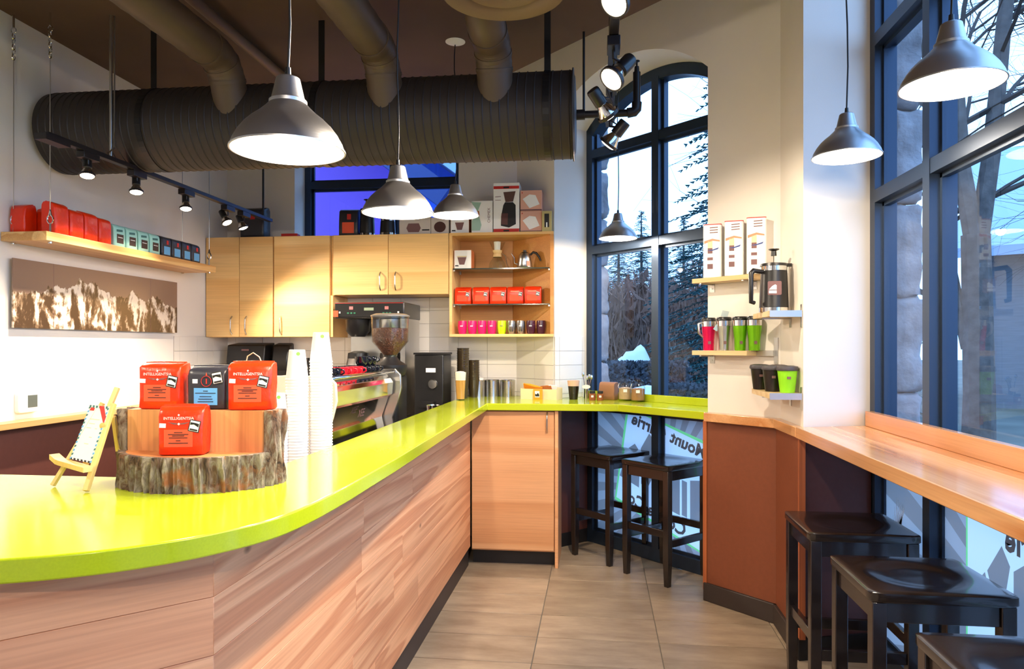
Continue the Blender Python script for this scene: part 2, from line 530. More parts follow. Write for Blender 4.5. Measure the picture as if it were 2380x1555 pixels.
# ------------------------------------------------------------------ windows
def clip_poly(p, x0, x1, z0, z1):
    def cl(pts, ins, inter):
        out = []
        for i in range(len(pts)):
            a, b = pts[i-1], pts[i]
            if ins(b):
                if not ins(a): out.append(inter(a,b))
                out.append(b)
            elif ins(a): out.append(inter(a,b))
        return out
    def ix(v): return lambda a,b: (v, a[1]+(b[1]-a[1])*(v-a[0])/(b[0]-a[0]))
    def iz(v): return lambda a,b: (a[0]+(b[0]-a[0])*(v-a[1])/(b[1]-a[1]), v)
    for ins, it in ((lambda q: q[0] >= x0, ix(x0)), (lambda q: q[0] <= x1, ix(x1)), (lambda q: q[1] >= z0, iz(z0)), (lambda q: q[1] <= z1, iz(z1))):
        if len(p) < 3: return []
        p = cl(p, ins, it)
    return p
def flat(poly, y):
    mb = MB(); mb.add([(x,y,z) for x,z in poly], [tuple(range(len(poly)))]); return mb
def sheet(poly, y, th=.0006):
    n = len(poly)
    return MB().add([(x,y,z) for x,z in poly]+[(x,y+th,z) for x,z in poly],
        [tuple(range(n)), tuple(range(2*n-1,n-1,-1))]+[(i,n+i,n+(i+1)%n,(i+1)%n) for i in range(n)])

M['film'] = film('frosted_film', (.92,.95,.98,1), .72)
M['film_ray'] = film('grey_film', (.34,.32,.31,1), .62)
M['film_lt'] = film('pale_film', (.50,.49,.49,1), .66)
M['film_green'] = film('green_film', (.30,.90,.28,1), .7)
M['film_txt'] = film('lettering_film', (.16,.16,.165,1), .3)

def half(p, a, b, keep_left=True):
    # keep the part of a polygon on one side of the line a-b
    def sd(q):
        v = (b[0]-a[0])*(q[1]-a[1])-(b[1]-a[1])*(q[0]-a[0])
        return v if keep_left else -v
    out = []
    for i in range(len(p)):
        u, w = p[i-1], p[i]; su, sw = sd(u), sd(w)
        if (su >= 0) != (sw >= 0):
            k = su/(su-sw); out.append((u[0]+(w[0]-u[0])*k, u[1]+(w[1]-u[1])*k))
        if sw >= 0: out.append(w)
    return out
def area(p): return .5*sum(p[i-1][0]*p[i][1]-p[i][0]*p[i-1][1] for i in range(len(p)))
def ccw(p): return p if area(p) > 0 else p[::-1]
def minus(polys, cut):
    # polygons less a convex cutter
    cut = ccw(cut); res = []
    for p in polys:
        rest = p
        for i in range(len(cut)):
            a, b = cut[i-1], cut[i]
            if len(rest) < 3: break
            o = half(rest, a, b, False)
            if len(o) >= 3 and abs(area(o)) > 2e-6: res.append(o)
            rest = half(rest, a, b, True)
    return res
def flats(polys, y):
    mb = MB()
    for p in polys: mb.add([(x,y,z) for x,z in p], [tuple(range(len(p)))])
    return mb

def window(name, loc, rz, jambs, W, z0, z1, mull, trans, arched=False, fw=.06, dep=.10, no_right=False):
    """an aluminium window in its own axes: x along the wall, y outwards"""
    y0 = 0
    mb = MB()
    mb.box(0, fw, y0, y0+dep, z0, z1 if not arched else arch_pts(arc_R,0,fw,1)[1][1]-.01)
    mb.box(W-fw, W, y0, y0+dep, z0, z1 if not arched else arch_pts(arc_R,0,fw,1)[1][1]-.01)
    mb.box(fw, W-fw, y0, y0+dep, z0, z0+.09)
    if arched:
        a = arch_pts(arc_R-.002, .004, AW-.004, 28); b = []
        for x, z in a:
            dx, dz = x-AW/2, z-arc_zc; l = math.hypot(dx,dz)
            b.append((AW/2+dx*(l-.075)/l, arc_zc+dz*(l-.075)/l))
        for i in range(len(a)-1):
            p = [a[i],a[i+1],b[i+1],b[i]]
            mb.add([(x,y0,z) for x,z in p]+[(x,y0+dep,z) for x,z in p], [(0,1,2,3),(7,6,5,4),(0,4,5,1),(2,6,7,3)])
    else:
        mb.box(fw, W-fw, y0, y0+dep, z1-fw, z1)
    root = struct(obj(name, mb, M['frame'], loc=loc, rz=rz))
    def topz(x):
        return (arc_zc + sqrt(max((arc_R-.06)**2-(x-AW/2)**2,0))) if arched else z1-fw+.005
    for m in mull:
        obj('mullion', MB().box(m-.03, m+.03, y0-.005, y0+dep, z0+.09, topz(m)), M['frame'], root)
    for t in trans:
        obj('transom', MB().box(fw, W-fw, y0-.002, y0+dep, t-.03, t+.03), M['frame'], root)
    xs = [fw] + [q for m in mull for q in (m-.03,m+.03)] + [W-fw]
    zs = [z0+.09] + [q for t in trans for q in (t-.03,t+.03)] + [None]
    panes = []
    for i in range(0, len(xs), 2):
        for j in range(0, len(zs), 2):
            xa, xb, za, zb = xs[i], xs[i+1], zs[j], zs[j+1]
            st = MB()
            if zb is None:
                if arched:
                    top = [(xa+(xb-xa)*k/14, topz(xa+(xb-xa)*k/14)) for k in range(15)]
                    poly = [(xb,za),(xa,za)] + top
                else:
                    poly = [(xb,za),(xa,za),(xa,topz(0)),(xb,topz(0))]
                zt = topz(xa) if arched else topz(0)
            else:
                poly = [(xb,za),(xa,za),(xa,zb),(xb,zb)]; zt = zb
            # glazing stop: a thin bead round the pane
            st.box(xa, xa+.018, y0+.035, y0+.06, za, topz(xa) if zb is None else zt); st.box(xb-.018, xb, y0+.035, y0+.06, za, (topz(xb) if zb is None else zt))
            st.box(xa, xb, y0+.035, y0+.06, za, za+.018)
            if zb is not None: st.box(xa, xb, y0+.035, y0+.06, zb-.018, zb)
            pn = obj('pane', flat(poly, y0+.05), M['glass'], root)
            obj('glazing_bead', st, M['frame'], root)
            panes.append((xa, xb, za, zb))
    return root, panes

w1, p1 = window('window_1', (BX+WOFF*.70711, BY+WOFF*.70711, 0), DIAG, None, AW, 0, 3.1, [AW/2], [1.03, 2.19, 2.91], arched=True)
w2, p2 = window('window_2', (1.30, 3.65, 0), -pi/2, None, 5.55, 0, 3.9, [.615, 2.05, 3.6], [1.03, 2.18, 2.92], fw=.07)
w3, p3 = window('window_3', (WX0, YB+.2, 0), 0, None, WX1-WX0, WZ0-.06, WZ1+.06, [.76], [2.80], fw=.05)

def decals(root, panes, cx, cz, rays, sign, green_w, texts, mounts, y):
    """printed frosted film on the lower panes, the colours laid side by side"""
    sign = ccw(sign)
    c = (sum(p[0] for p in sign)/4, sum(p[1] for p in sign)/4)
    ins = [(p[0]+green_w*(1 if c[0] > p[0] else -1), p[1]+green_w*(1 if c[1] > p[1] else -1)) for p in sign]
    for xa, xb, za, zb in panes:
        if zb is None or zb > 1.05: continue
        for k in range(rays*2):
            a = pi*k/rays; b = a + pi/rays
            q = clip_poly([(cx,cz),(cx+4*cos(a),cz+4*sin(a)),(cx+4*cos(b),cz+4*sin(b))], xa, xb, za, zb)
            if len(q) < 3: continue
            q = minus([q], sign)
            if q: obj('ray', flats(q, y), M['film_ray' if k % 2 else 'film_lt'], root)
        q = clip_poly(sign, xa, xb, za, zb)
        if len(q) >= 3:
            q = minus([q], ins)
            if q: obj('sign_border', flats(q, y), M['film_green'], root)
        q = clip_poly(ins, xa, xb, za, zb)
        if len(q) < 3: continue
        face = [q]
        for mt in mounts:
            face = minus(face, mt)
            m_ = clip_poly(mt, xa, xb, za, zb)
            if len(m_) >= 3: obj('mountain', flats([m_], y), M['film_ray'], root)
        obj('sign_face', flats(face, y), M['film'], root)
    for body, size, tx, tz, ang in texts:
        t = text_mb(body, size, bold=.004)
        # mirrored: the lettering is read from the street
        R = Matrix.Translation((tx, y-.0012, tz)) @ Matrix.Rotation(-ang, 4, 'Y') @ Matrix(((-1,0,0,0),(0,0,-1,0),(0,1,0,0),(0,0,0,1)))
        obj('lettering', xf(t, R), M['film_txt'], root)

decals(w1, p1, .72, .52, 30, [(.37,1.045),(1.21,.81),(1.10,.10),(.25,.35)], .018,
       [('Mount', .112, .915, .815, radians(-16.5)), ('Currie', .118, .575, .910, radians(-16.5)), ('Coffee Co', .125, .64, .315, radians(-16.5))],
       [[(.30,.53),(.37,.73),(.446,.777),(.497,.72),(.485,.47)], [(.502,.75),(.579,.862),(.64,.80),(.645,.62),(.57,.49),(.503,.50)],
        [(.70,.71),(.76,.69),(.845,.58),(.845,.34),(.72,.37)], [(.862,.58),(.905,.57),(.905,.335),(.862,.345)], [(.93,.585),(1.046,.60),(1.09,.50),(1.02,.30),(.93,.33)]], .045)
decals(w2, p2, 1.30, .50, 28, [(.825,1.0),(2.3,1.0),(2.3,.30),(.825,.30)], .012,
       [('Mount Currie', .13, 1.45, .835, 0.0), ('Coffee Co', .14, 1.5, .38, 0.0)],
       [[(.97,.69),(1.06,.80),(1.11,.745),(1.08,.63),(1.03,.57)], [(1.13,.735),(1.2,.78),(1.34,.66),(1.3,.5),(1.13,.52)], [(1.4,.7),(1.6,.79),(1.75,.66),(1.8,.5),(1.36,.5)], [(.87,.6),(.955,.68),(1.02,.54),(.9,.5)]], .045)
# feather motif on the narrow pane
for k in range(9):
    a = radians(95 - k*2.5); l = .30 - abs(k-2)*.022
    bx, bz = .20 + .008*k, .44 + .02*k
    obj('feather', sheet([(bx,bz),(bx-.012,bz+l*.5),(bx+l*cos(a)-.01,bz+l*sin(a)),(bx+.006,bz+l*.5)], .043), M['film'], w2)

# ------------------------------------------------------------------ lime counter
edge = [(-2.87,1.00),(-1.9,1.02),(-1.45,1.06),(-1.25,1.095),(-1.06,1.165),(-.973,1.205),(-.895,1.255),(-.82,1.325),(-.774,1.385),(-.728,1.467),(-.700,1.553),(-.684,1.691),(-.678,1.908),(-.680,2.367),(-.732,4.725)]
def smooth_path(p, n=4):
    out = []
    for i in range(len(p)-1):
        p0 = p[max(i-1,0)]; p1 = p[i]; p2 = p[i+1]; p3 = p[min(i+2,len(p)-1)]
        for k in range(n):
            t = k/n
            out.append(tuple(.5*((2*p1[a]) + (-p0[a]+p2[a])*t + (2*p0[a]-5*p1[a]+4*p2[a]-p3[a])*t*t + (-p0[a]+3*p1[a]-3*p2[a]+p3[a])*t**3) for a in (0,1)))
    out.append(p[-1]); return out
curve = smooth_path(edge[:-2], 4) + edge[-2:]
wl0 = (BX+WOFF*.70711-.002, BY+WOFF*.70711-.004)
wr0 = (cE[0]+WOFF*.70711-.004, cE[1]+WOFF*.70711-.004)
top_poly = curve + [(.13,4.74),(.612,4.262),(cE[0]-.004,cE[1]-.002),wr0,wl0,(BX-.001,BY-.012),(-.625,YB-.014),(-1.01,YB-.012),(-1.01,1.94),(-2.87,1.94)]
counter = thing('counter_top', 'glossy lime green quartz counter running from the curved bar to the arched window', 'countertop', (0,0,0))
obj('slab', MB().prism(top_poly, H-.046, H), M['green'], counter, bevel=.004)
obj('backsplash', MB().box(.006, AW-.006, WOFF-.024, WOFF-.006, H, H+.05), M['green'], counter, loc=(BX,BY,0), rz=DIAG, bevel=.002)

# ------------------------------------------------------------------ timber-clad counter base
PX = -.85
base = thing('bar_counter_base', 'counter base clad in knotty fir boards above a dark kick', 'counter', (0,0,0))
obj('carcass', MB().prism([(-2.86,1.14),(-1.24,1.14),(PX-.02,1.52),(PX-.02,4.74),(-.99,4.74),(-.99,1.92),(-2.86,1.92)], .0, H-.048), M['kick_bk'], base)
rows = 7; bh = (1.042-.13)/rows
def board(p0, ang, length, z, h):
    o = obj('board', MB().box(0,.018, .0005, length-.0005, .0005, h-.0005), M['fir'], base, loc=(p0[0],p0[1],z), rz=ang, bevel=.0010, seg=1)
    return o
rb = random.Random(3)
for r in range(rows):
    z = .13 + r*bh
    cuts = [1.51] + sorted(1.51 + q for q in ([rb.uniform(.7,1.1), rb.uniform(1.5,2.4)] if r % 2 else [rb.uniform(1.0,1.7)])) + [4.745]
    for a, b in zip(cuts, cuts[1:]):
        board((PX-.018, a), 0, b-a, z, bh)
    # 45 degree face of the bar end: x axis outwards, y along the face
    board((PX-.40-.0127+.0, 1.51-.40-.0+.0127), -pi/4, .40*sqrt(2), z, bh)
    board((-1.255, 1.11), pi/2, 1.69, z, bh)
obj('kick', MB().prism([(-2.9,1.125),(-1.235,1.125),(PX-.015,1.51),(PX-.015,4.76),(PX-.03,4.76),(PX-.03,1.52),(-1.245,1.14),(-2.9,1.14)], 0, .129), M['kick'], base)

# ------------------------------------------------------------------ base cabinet under the pick-up counter
cab = thing('base_cabinet', 'beech base cabinet with one tall door under the lime counter', 'cabinet', (0,0,0))
obj('body', MB().box(-.846,-.285,4.782,5.19,.10,H-.048), M['door'], cab)
d = obj('door', MB().box(-.842,-.290,4.760,4.781,.112,H-.055), M['door'], cab, bevel=.0015, seg=1)
def bow_handle(parent, x, y, z0, z1, out=.028):
    n = 9
    pts = [(x, y, z0)] + [(x, y-out*min(1,sin(pi*k/n)*1.9), z0+(z1-z0)*k/n) for k in range(1,n)] + [(x, y, z1)]
    return obj('handle', MB().tube(pts, .0048, 8), M['steel'], parent, smooth=60)
bow_handle(d, -.335, 4.760, .90, 1.03)
obj('end_panel', MB().box(-.284,-.262,4.756,5.19,0,H-.048), M['door'], cab, bevel=.001, seg=1)
obj('kick', MB().box(-.846,-.285,4.835,4.85,0,.099), M['kick_bk'], cab)

# ------------------------------------------------------------------ dark cladding under the counters
cl = thing('pier_cladding', 'dark brown panel on the pier beneath the lime counter, left of the arched window', 'wall panel', (BX,BY,0), pi/4)
obj('panel', MB().box(.0,.318,-.016,-.001,.10,H-.047), M['brown_dk'], cl)
obj('kick', MB().box(0,.318,-.014,-.001,0,.099), M['kick_bk'], cl)
cw = thing('column_cladding', 'russet brown laminate cladding round the column base with black rubber skirting', 'wall panel', (0,0,0))
dlen = math.hypot(cM[0]-cE[0], cM[1]-cE[1])
obj('panel', MB().box(.016,dlen+.008,-.026,-.001,.105,H-.052), M['brown'], cw, loc=(cE[0],cE[1],0), rz=DIAG)
obj('edge_strip', MB().box(-.012,.014,-.030,-.001,.06,H-.052), mat('ply_edge', S(168,92,52), .5, noise=.3, nscale=3, stretch=(120,1,.3)), cw, loc=(cE[0],cE[1],0), rz=DIAG)
obj('panel', MB().box(CX0-.026,CX0-.001,3.512,cM[1]+.004,.105,H-.052), M['brown'], cw)
obj('panel', MB().prism([(CX0,3.527),(1.29,3.635),(1.295,3.612),(CX0,3.504)], .105, H-.052), M['brown_dk'], cw)
obj('edge_strip', MB().box(CX0-.03,CX0-.002,3.488,3.510,.10,H-.052), bpy.data.materials['ply_edge'], cw)
obj('skirting', MB().box(-.004,dlen+.018,-.040,-.001,0,.104), M['kick'], cw, loc=(cE[0],cE[1],0), rz=DIAG, bevel=.004)
obj('skirting', MB().box(CX0-.042,CX0-.001,3.500,cM[1]+.0,0,.104), M['kick'], cw, bevel=.004)
obj('skirting', MB().prism([(CX0-.03,3.527),(1.29,3.635),(1.295,3.600),(CX0-.03,3.49)], 0, .104), M['kick_bk'], cw)

# ------------------------------------------------------------------ fir window bar
lg = thing('column_ledge', 'fir ledge wrapped round the column between lime counter and window bar', 'ledge', (0,0,0))
obj('slab', MB().prism([(.600,4.222),(.915,3.905),(.923,3.523),(CX0-.001,3.523),(cM[0]-.001,cM[1]-.001),(cE[0]-.002,cE[1]-.002),(.632,4.27)], H-.05, H-.001), M['bar'], lg, bevel=.003)
bt = thing('window_bar', 'long knotty fir bar top with upstand under the big right-hand window', 'bar counter', (0,0,0))
obj('slab', MB().prism([(.930,-1.8),(.924,3.52),(CX0-.002,3.520),(1.295,3.628),(1.297,-1.8)], H-.052, H), M['bar'], bt, bevel=.003)
obj('upstand', MB().box(1.266,1.296,-1.8,3.606,H,H+.072), M['bar'], bt, bevel=.002)
for y in (0.2,-1.6): obj('bracket', MB().box(1.0,1.29,y-.02,y+.02,H-.12,H-.053).box(1.25,1.29,y-.02,y+.02,0,H-.053), M['blackm'], bt)
for y, z in ((2.40,H-.02),(2.37,H-.033),(1.98,H-.02),(1.96,H-.033)):
    obj('screw_head', MB().lathe([(0,0),(.004,0),(.004,.001),(0,.001)], 8, T3(.9275,y,z)@RY(-pi/2)), M['ink'], bt)

# ------------------------------------------------------------------ bar stools
def make_stool(label, loc, rz):
    t = thing('bar_stool', label, 'stool', loc, rz)
    w, dp, z1 = .42, .395, .74
    N = 28; mb = MB()
    def zt(u, v):
        r = math.hypot(u/.80, v/.78)
        s = max(0.0, min(1.0, (1.0-r)/.48)); s = s*s*(3-2*s)
        return z1 - .007*s - .003*s*(1-abs(v))
    def cr(u, v):      # round the plan corners
        x, y = u*w/2, v*dp/2
        r = .022; ex, ey = w/2-r, dp/2-r
        if abs(x) > ex and abs(y) > ey:
            dx, dy = abs(x)-ex, abs(y)-ey; m = max(dx,dy); l = math.hypot(dx,dy) or 1
            x = math.copysign(ex+dx/l*m, x); y = math.copysign(ey+dy/l*m, y)
        return x, y
    us = [-1+2*i/N for i in range(N+1)]; us[1] = -.975; us[-2] = .975
    for j, v in enumerate(us):
        for i, u in enumerate(us):
            x, y = cr(u, v)
            e = .003 if (i in (0,N) or j in (0,N)) else 0
            mb.v.append((x, y, zt(u,v)-e))
    K = N+1
    for j in range(N):
        for i in range(N): mb.f.append((j*K+i, j*K+i+1, (j+1)*K+i+1, (j+1)*K+i))
    ring = [i for i in range(K)] + [j*K+N for j in range(1,K)] + [N*K+i for i in range(N-1,-1,-1)] + [j*K for j in range(N-1,0,-1)]
    n0 = len(mb.v)
    for i in ring: x,y,z = mb.v[i]; mb.v.append((x,y,z1-.026))
    for i in ring: x,y,z = mb.v[i]; mb.v.append((x*.975,y*.975,z1-.032))
    L = len(ring)
    for k in range(L):
        a, b = ring[k], ring[(k+1)%L]
        mb.f.append((a, n0+k, n0+(k+1)%L, b))
        mb.f.append((n0+k, n0+L+k, n0+L+(k+1)%L, n0+(k+1)%L))
    mb.f.append(tuple(n0+L+k for k in range(L)))
    obj('seat', mb, M['stool'], t, smooth=50)
    lx, ly, lw = w/2-.03, dp/2-.03, .042
    for sx in (-1,1):
        for sy in (-1,1):
            lb = MB(); a, b = lw/2, lw/2*.76
            vs = []
            for z, q in ((0,b),(.16,a),(z1-.032,a)):
                for px, py in ((-q,-q),(q,-q),(q,q),(-q,q)): vs.append((sx*lx+px, sy*ly+py, z))
            fs = [(3,2,1,0),(8,9,10,11)]
            for k in range(2):
                for m in range(4): fs.append((k*4+m, k*4+(m+1)%4, k*4+4+(m+1)%4, k*4+4+m))
            lb.add(vs, fs)
            obj('leg', lb, M['stool'], t, bevel=.003)
    for s in (-1,1):
        obj('apron', MB().box(-lx+lw/2, lx-lw/2, s*ly-.011, s*ly+.011, z1-.095, z1-.033), M['stool'], t, bevel=.002, seg=1)
        obj('apron', MB().box(s*lx-.011, s*lx+.011, -ly+lw/2, ly-lw/2, z1-.095, z1-.033), M['stool'], t, bevel=.002, seg=1)
        obj('stretcher', MB().box(-lx+lw/2, lx-lw/2, s*ly-.011, s*ly+.011, .235, .280), M['stool'], t, bevel=.002, seg=1)
        obj('stretcher', MB().box(s*lx-.011, s*lx+.011, -ly+lw/2, ly-lw/2, .295, .340), M['stool'], t, bevel=.002, seg=1)
    return t
st = make_stool('black saddle-seat bar stool at the fir window bar, beside the column cladding', (1.028,3.12,0), 0)
dup(st, (1.012,2.44,0), 0, 'black saddle-seat bar stool at the window bar, next one along from the column stool')
dup(st, (1.010,1.755,0), 0, 'black saddle-seat bar stool at the window bar, third stool along from the column')
dup(st, (.085,5.095,0), -pi/4+pi/2, 'black bar stool under the lime counter, beside the dark pier panel')
dup(st, (.43,4.715,0), -pi/4+pi/2, 'black bar stool under the lime counter, beside the russet column cladding')

# ------------------------------------------------------------------ upper cabinets
CY = 5.19; Z0, Z1 = 1.54, 2.30
def upper(label, x0, x1, z0, doors, hz):
    t = thing('wall_cabinet', label, 'cabinet', (0,0,0))
    obj('body', MB().box(x0+.001,x1-.001,CY,YB-.011,z0,Z1), M['maple'], t)
    for a, b, side in doors:
        d = obj('door', MB().box(a+.0018,b-.0018,CY-.02,CY-.001,z0+.002,Z1-.001), M['maple'], t, bevel=.0012, seg=1)
        hx = b-.058 if side == 'R' else a+.058
        if side == 'r': hx = b-.05
        bow_handle(d, hx, CY-.02, hz, hz+.135, .026)
    return t
upper('maple wall cabinet with two narrow doors in the corner by the left wall', -2.976, -2.434, Z0, [(-2.974,-2.705,'R'),(-2.705,-2.436,'L')], 1.562)
upper('maple wall cabinet with a single tall door above the paper cup stacks', -2.432, -1.988, Z0, [(-2.430,-1.990,'L')], 1.562)
upper('short maple wall cabinet with two doors above the coffee brewer', -1.986, -1.084, 1.852, [(-1.965,-1.542,'R'),(-1.542,-1.086,'L')], 1.885)
sp = tag(obj('cabinet_side', MB().box(-1.986,-1.966,CY-.018,YB-.011,Z0,1.850), M['maple'], bevel=.001, seg=1), 'maple side panel hanging beside the coffee brewer', 'panel')
case = thing('display_case', 'open maple display case with glass shelves of mugs and orange bags', 'shelf unit', (0,0,0))
k = .02
fp = [(-1.081,CY-.02),(-.318,CY-.02),(-.318,BY-.013),(-.628,YB-.013),(-1.081,YB-.013)]
obj('top', MB().prism(fp, Z1-k, Z1), M['maple'], case)
obj('bottom', MB().prism(fp, Z0, Z0+k), M['maple'], case)
obj('side', MB().box(-1.081,-1.081+k,CY-.02,YB-.013,Z0+k,Z1-k), M['maple'], case)
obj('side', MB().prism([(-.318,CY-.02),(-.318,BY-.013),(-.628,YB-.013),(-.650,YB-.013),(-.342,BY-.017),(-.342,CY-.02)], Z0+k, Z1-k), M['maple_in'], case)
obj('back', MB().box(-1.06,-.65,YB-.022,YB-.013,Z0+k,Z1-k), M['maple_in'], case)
M['shelfglass'] = glass('green_glass', (.80,.92,.86,1), 1.2, .0)
SH1, SH2 = 2.042, 1.780
for z in (SH1, SH2):
    g = obj('glass_shelf', MB().prism([(-1.058,CY),(-.348,CY),(-.348,BY-.022),(-.652,YB-.026),(-1.058,YB-.026)], z-.008, z), M['shelfglass'], case)
    obj('edge_band', MB().box(-1.058,-.348,CY-.0012,CY-.0002,z-.008,z), mat('glass_edge', S(52,62,56), .15), case)
    for x, y in ((-1.052,CY+.02),(-.352,CY+.012),(-1.052,YB-.05)):
        obj('shelf_pin', MB().box(x-.006,x+.006,y-.006,y+.006,z-.020,z-.009), M['steel'], case)

# ------------------------------------------------------------------ lower work counters behind the bar
wk = thing('work_counter', 'stainless work counter behind the bar under the espresso machine', 'counter', (0,0,0))
WKZ = .88
obj('top', MB().prism([(-1.02,1.97),(-1.02,5.48),(-2.97,5.48),(-2.97,4.86),(-1.66,4.86),(-1.66,1.97)], WKZ-.03, WKZ), M['steel'], wk)
obj('body', MB().prism([(-1.03,1.99),(-1.03,5.47),(-2.95,5.47),(-2.95,4.90),(-1.62,4.90),(-1.62,1.99)], .0, WKZ-.031), M['kick'], wk)

# ------------------------------------------------------------------ left wall: ledge, picture, thermostat, hanging shelf
le = thing('wall_ledge', 'narrow fir ledge with dark brown panel below it on the left wall', 'ledge', (0,0,0))
obj('cap', MB().box(XL+.001,-2.885,1.2,4.74,H-.032,H), M['shelf'], le, bevel=.002)
obj('panel', MB().box(XL+.001,-2.955,1.2,4.74,.0,H-.033), M['brown_dk'], le)

def mountain_mat():
    m, nt, p = newmat('mountain_print'); N = nt.nodes; L = nt.links
    tc = N.new('ShaderNodeTexCoord'); sx = N.new('ShaderNodeSeparateXYZ'); L.new(tc.outputs['Object'], sx.inputs[0])
    def nz(scale, vec, detail=6, rough=.6, dist=0.0):
        n = N.new('ShaderNodeTexNoise'); n.inputs['Scale'].default_value = scale; n.inputs['Detail'].default_value = detail
        n.inputs['Roughness'].default_value = rough; n.inputs['Distortion'].default_value = dist
        L.new(vec, n.inputs['Vector']); return n.outputs['Fac']
    def ma(op, a, b):
        n = N.new('ShaderNodeMath'); n.operation = op
        for i, q in enumerate((a,b)):
            if isinstance(q,(int,float)): n.inputs[i].default_value = q
            else: L.new(q, n.inputs[i])
        return n.outputs[0]
    cy = N.new('ShaderNodeCombineXYZ'); L.new(sx.outputs['Y'], cy.inputs['X'])
    ridge = nz(3.0, cy.outputs[0], 9, .62)
    bell = ma('MULTIPLY', ma('POWER', ma('ABSOLUTE', ma('SUBTRACT', sx.outputs['Y'], .66), 0), 2.0), -.12)
    rz_ = ma('ADD', ma('ADD', ma('MULTIPLY', ridge, .46), .010), bell)
    mask = ma('LESS_THAN', sx.outputs['Z'], rz_)
    # slopes lit from one side: difference of two shifted height samples
    def hgt(dy, dz):
        mp = N.new('ShaderNodeMapping'); mp.inputs['Location'].default_value = (0,dy,dz); mp.inputs['Scale'].default_value = (1,1.5,.8)
        L.new(tc.outputs['Object'], mp.inputs[0]); return nz(3.4, mp.outputs[0], 10, .60, .2)
    emb = ma('ADD', ma('MULTIPLY', ma('SUBTRACT', hgt(0,0), hgt(.035,.016)), 3.6), .5)
    up = ma('ADD', emb, ma('MULTIPLY', ma('SUBTRACT', sx.outputs['Z'], .13), .55))
    r = N.new('ShaderNodeValToRGB'); e = r.color_ramp.elements
    e[0].position = .38; e[0].color = S(74,56,40); e[1].position = .64; e[1].color = S(232,220,204)
    x = e.new(.50); x.color = S(132,108,84)
    L.new(up, r.inputs['Fac'])
    mx = N.new('ShaderNodeMix'); mx.data_type = 'RGBA'
    L.new(mask, mx.inputs['Factor']); mx.inputs['A'].default_value = S(138,112,96); L.new(r.outputs['Color'], mx.inputs['B'])
    L.new(mx.outputs['Result'], p.inputs['Base Color'])
    p.inputs['Roughness'].default_value = .25
    return m
pic = thing('mountain_print', 'wide sepia panorama print of snowy mountain peaks on the left wall', 'picture', (XL,3.322,1.565))
obj('print', MB().box(.022,.030,0,1.433,0,.355), mountain_mat(), pic)
obj('mount', MB().box(.002,.021,.08,1.353,.06,.295), M['black'], pic)
for y in (.275, 1.13): obj('panel_joint', MB().box(.0300,.0304,y-.001,y+.001,0,.355), M['inkgrey'], pic)

th = thing('thermostat', 'white wall thermostat with grey screen above the fir ledge', 'thermostat', (XL,3.43,1.18))
obj('housing', xf(MB().prism(rrect(-.068,.068,-.056,.056,.016), 0, .026), RY(pi/2)@RZ(pi/2)@Matrix.Identity(4)), M['white'], th, bevel=.004)
obj('screen', MB().box(.026,.0272,-.008,.056,-.030,.034), mat('lcd_grey', S(96,104,98), .3), th)

M['shelf_end'] = M['shelf']
hs = thing('hanging_shelf', 'long pine shelf hung on steel cables, lined with coffee bags', 'shelf', (0,0,0))
SX, SZ = -2.725, 2.045
obj('board', MB().box(XL+.004,SX,3.275,4.872,SZ-.046,SZ), M['shelf'], hs, bevel=.002)
def hanger(x, y):
    obj('cable', MB().tube([(x,y,SZ+.10),(x,y,2.93)], .0022, 6), M['steel'], hs)
    c = MB()
    c.tube([(x,y,3.155),(x,y,3.09)], .006, 6)
    for i, z in enumerate((3.075,3.045,3.02,2.99,2.965,2.94)):
        ring = []
        for q in range(13):
            a = 2*pi*q/12; rr = .014 if i == 0 else .008
            dx, dz = rr*cos(a), (rr if i == 0 else .016)*sin(a)
            ring.append((x+dx, y, z+dz) if i % 2 == 0 else (x, y+dx, z+dz))
        c.tube(ring, .003, 5, caps=False)
    obj('chain', c, M['chrome'], hs, smooth=50)
    c = MB()
    c.tube([(x,y,SZ-.055),(x,y,SZ+.045)], .005, 6); c.lathe([(0,0),(.011,0),(.011,.008),(0,.008)], 8, T3(x,y,SZ-.055))
    ring = [(x+.012*cos(2*pi*q/12), y+.012*cos(2*pi*q/12)*.4, SZ+.066+.022*sin(2*pi*q/12)) for q in range(13)]
    c.tube(ring, .0035, 5, caps=False); c.tube([(x-.006,y,SZ+.085),(x,y,SZ+.115)], .0035, 5); c.tube([(x+.006,y,SZ+.085),(x,y,SZ+.115)], .0035, 5)
    obj('turnbuckle', c, M['chrome'], hs, smooth=50)
hanger(SX-.022, 3.325); hanger(XL+.03, 3.325); hanger(SX-.022, 4.82); hanger(XL+.03, 4.82)

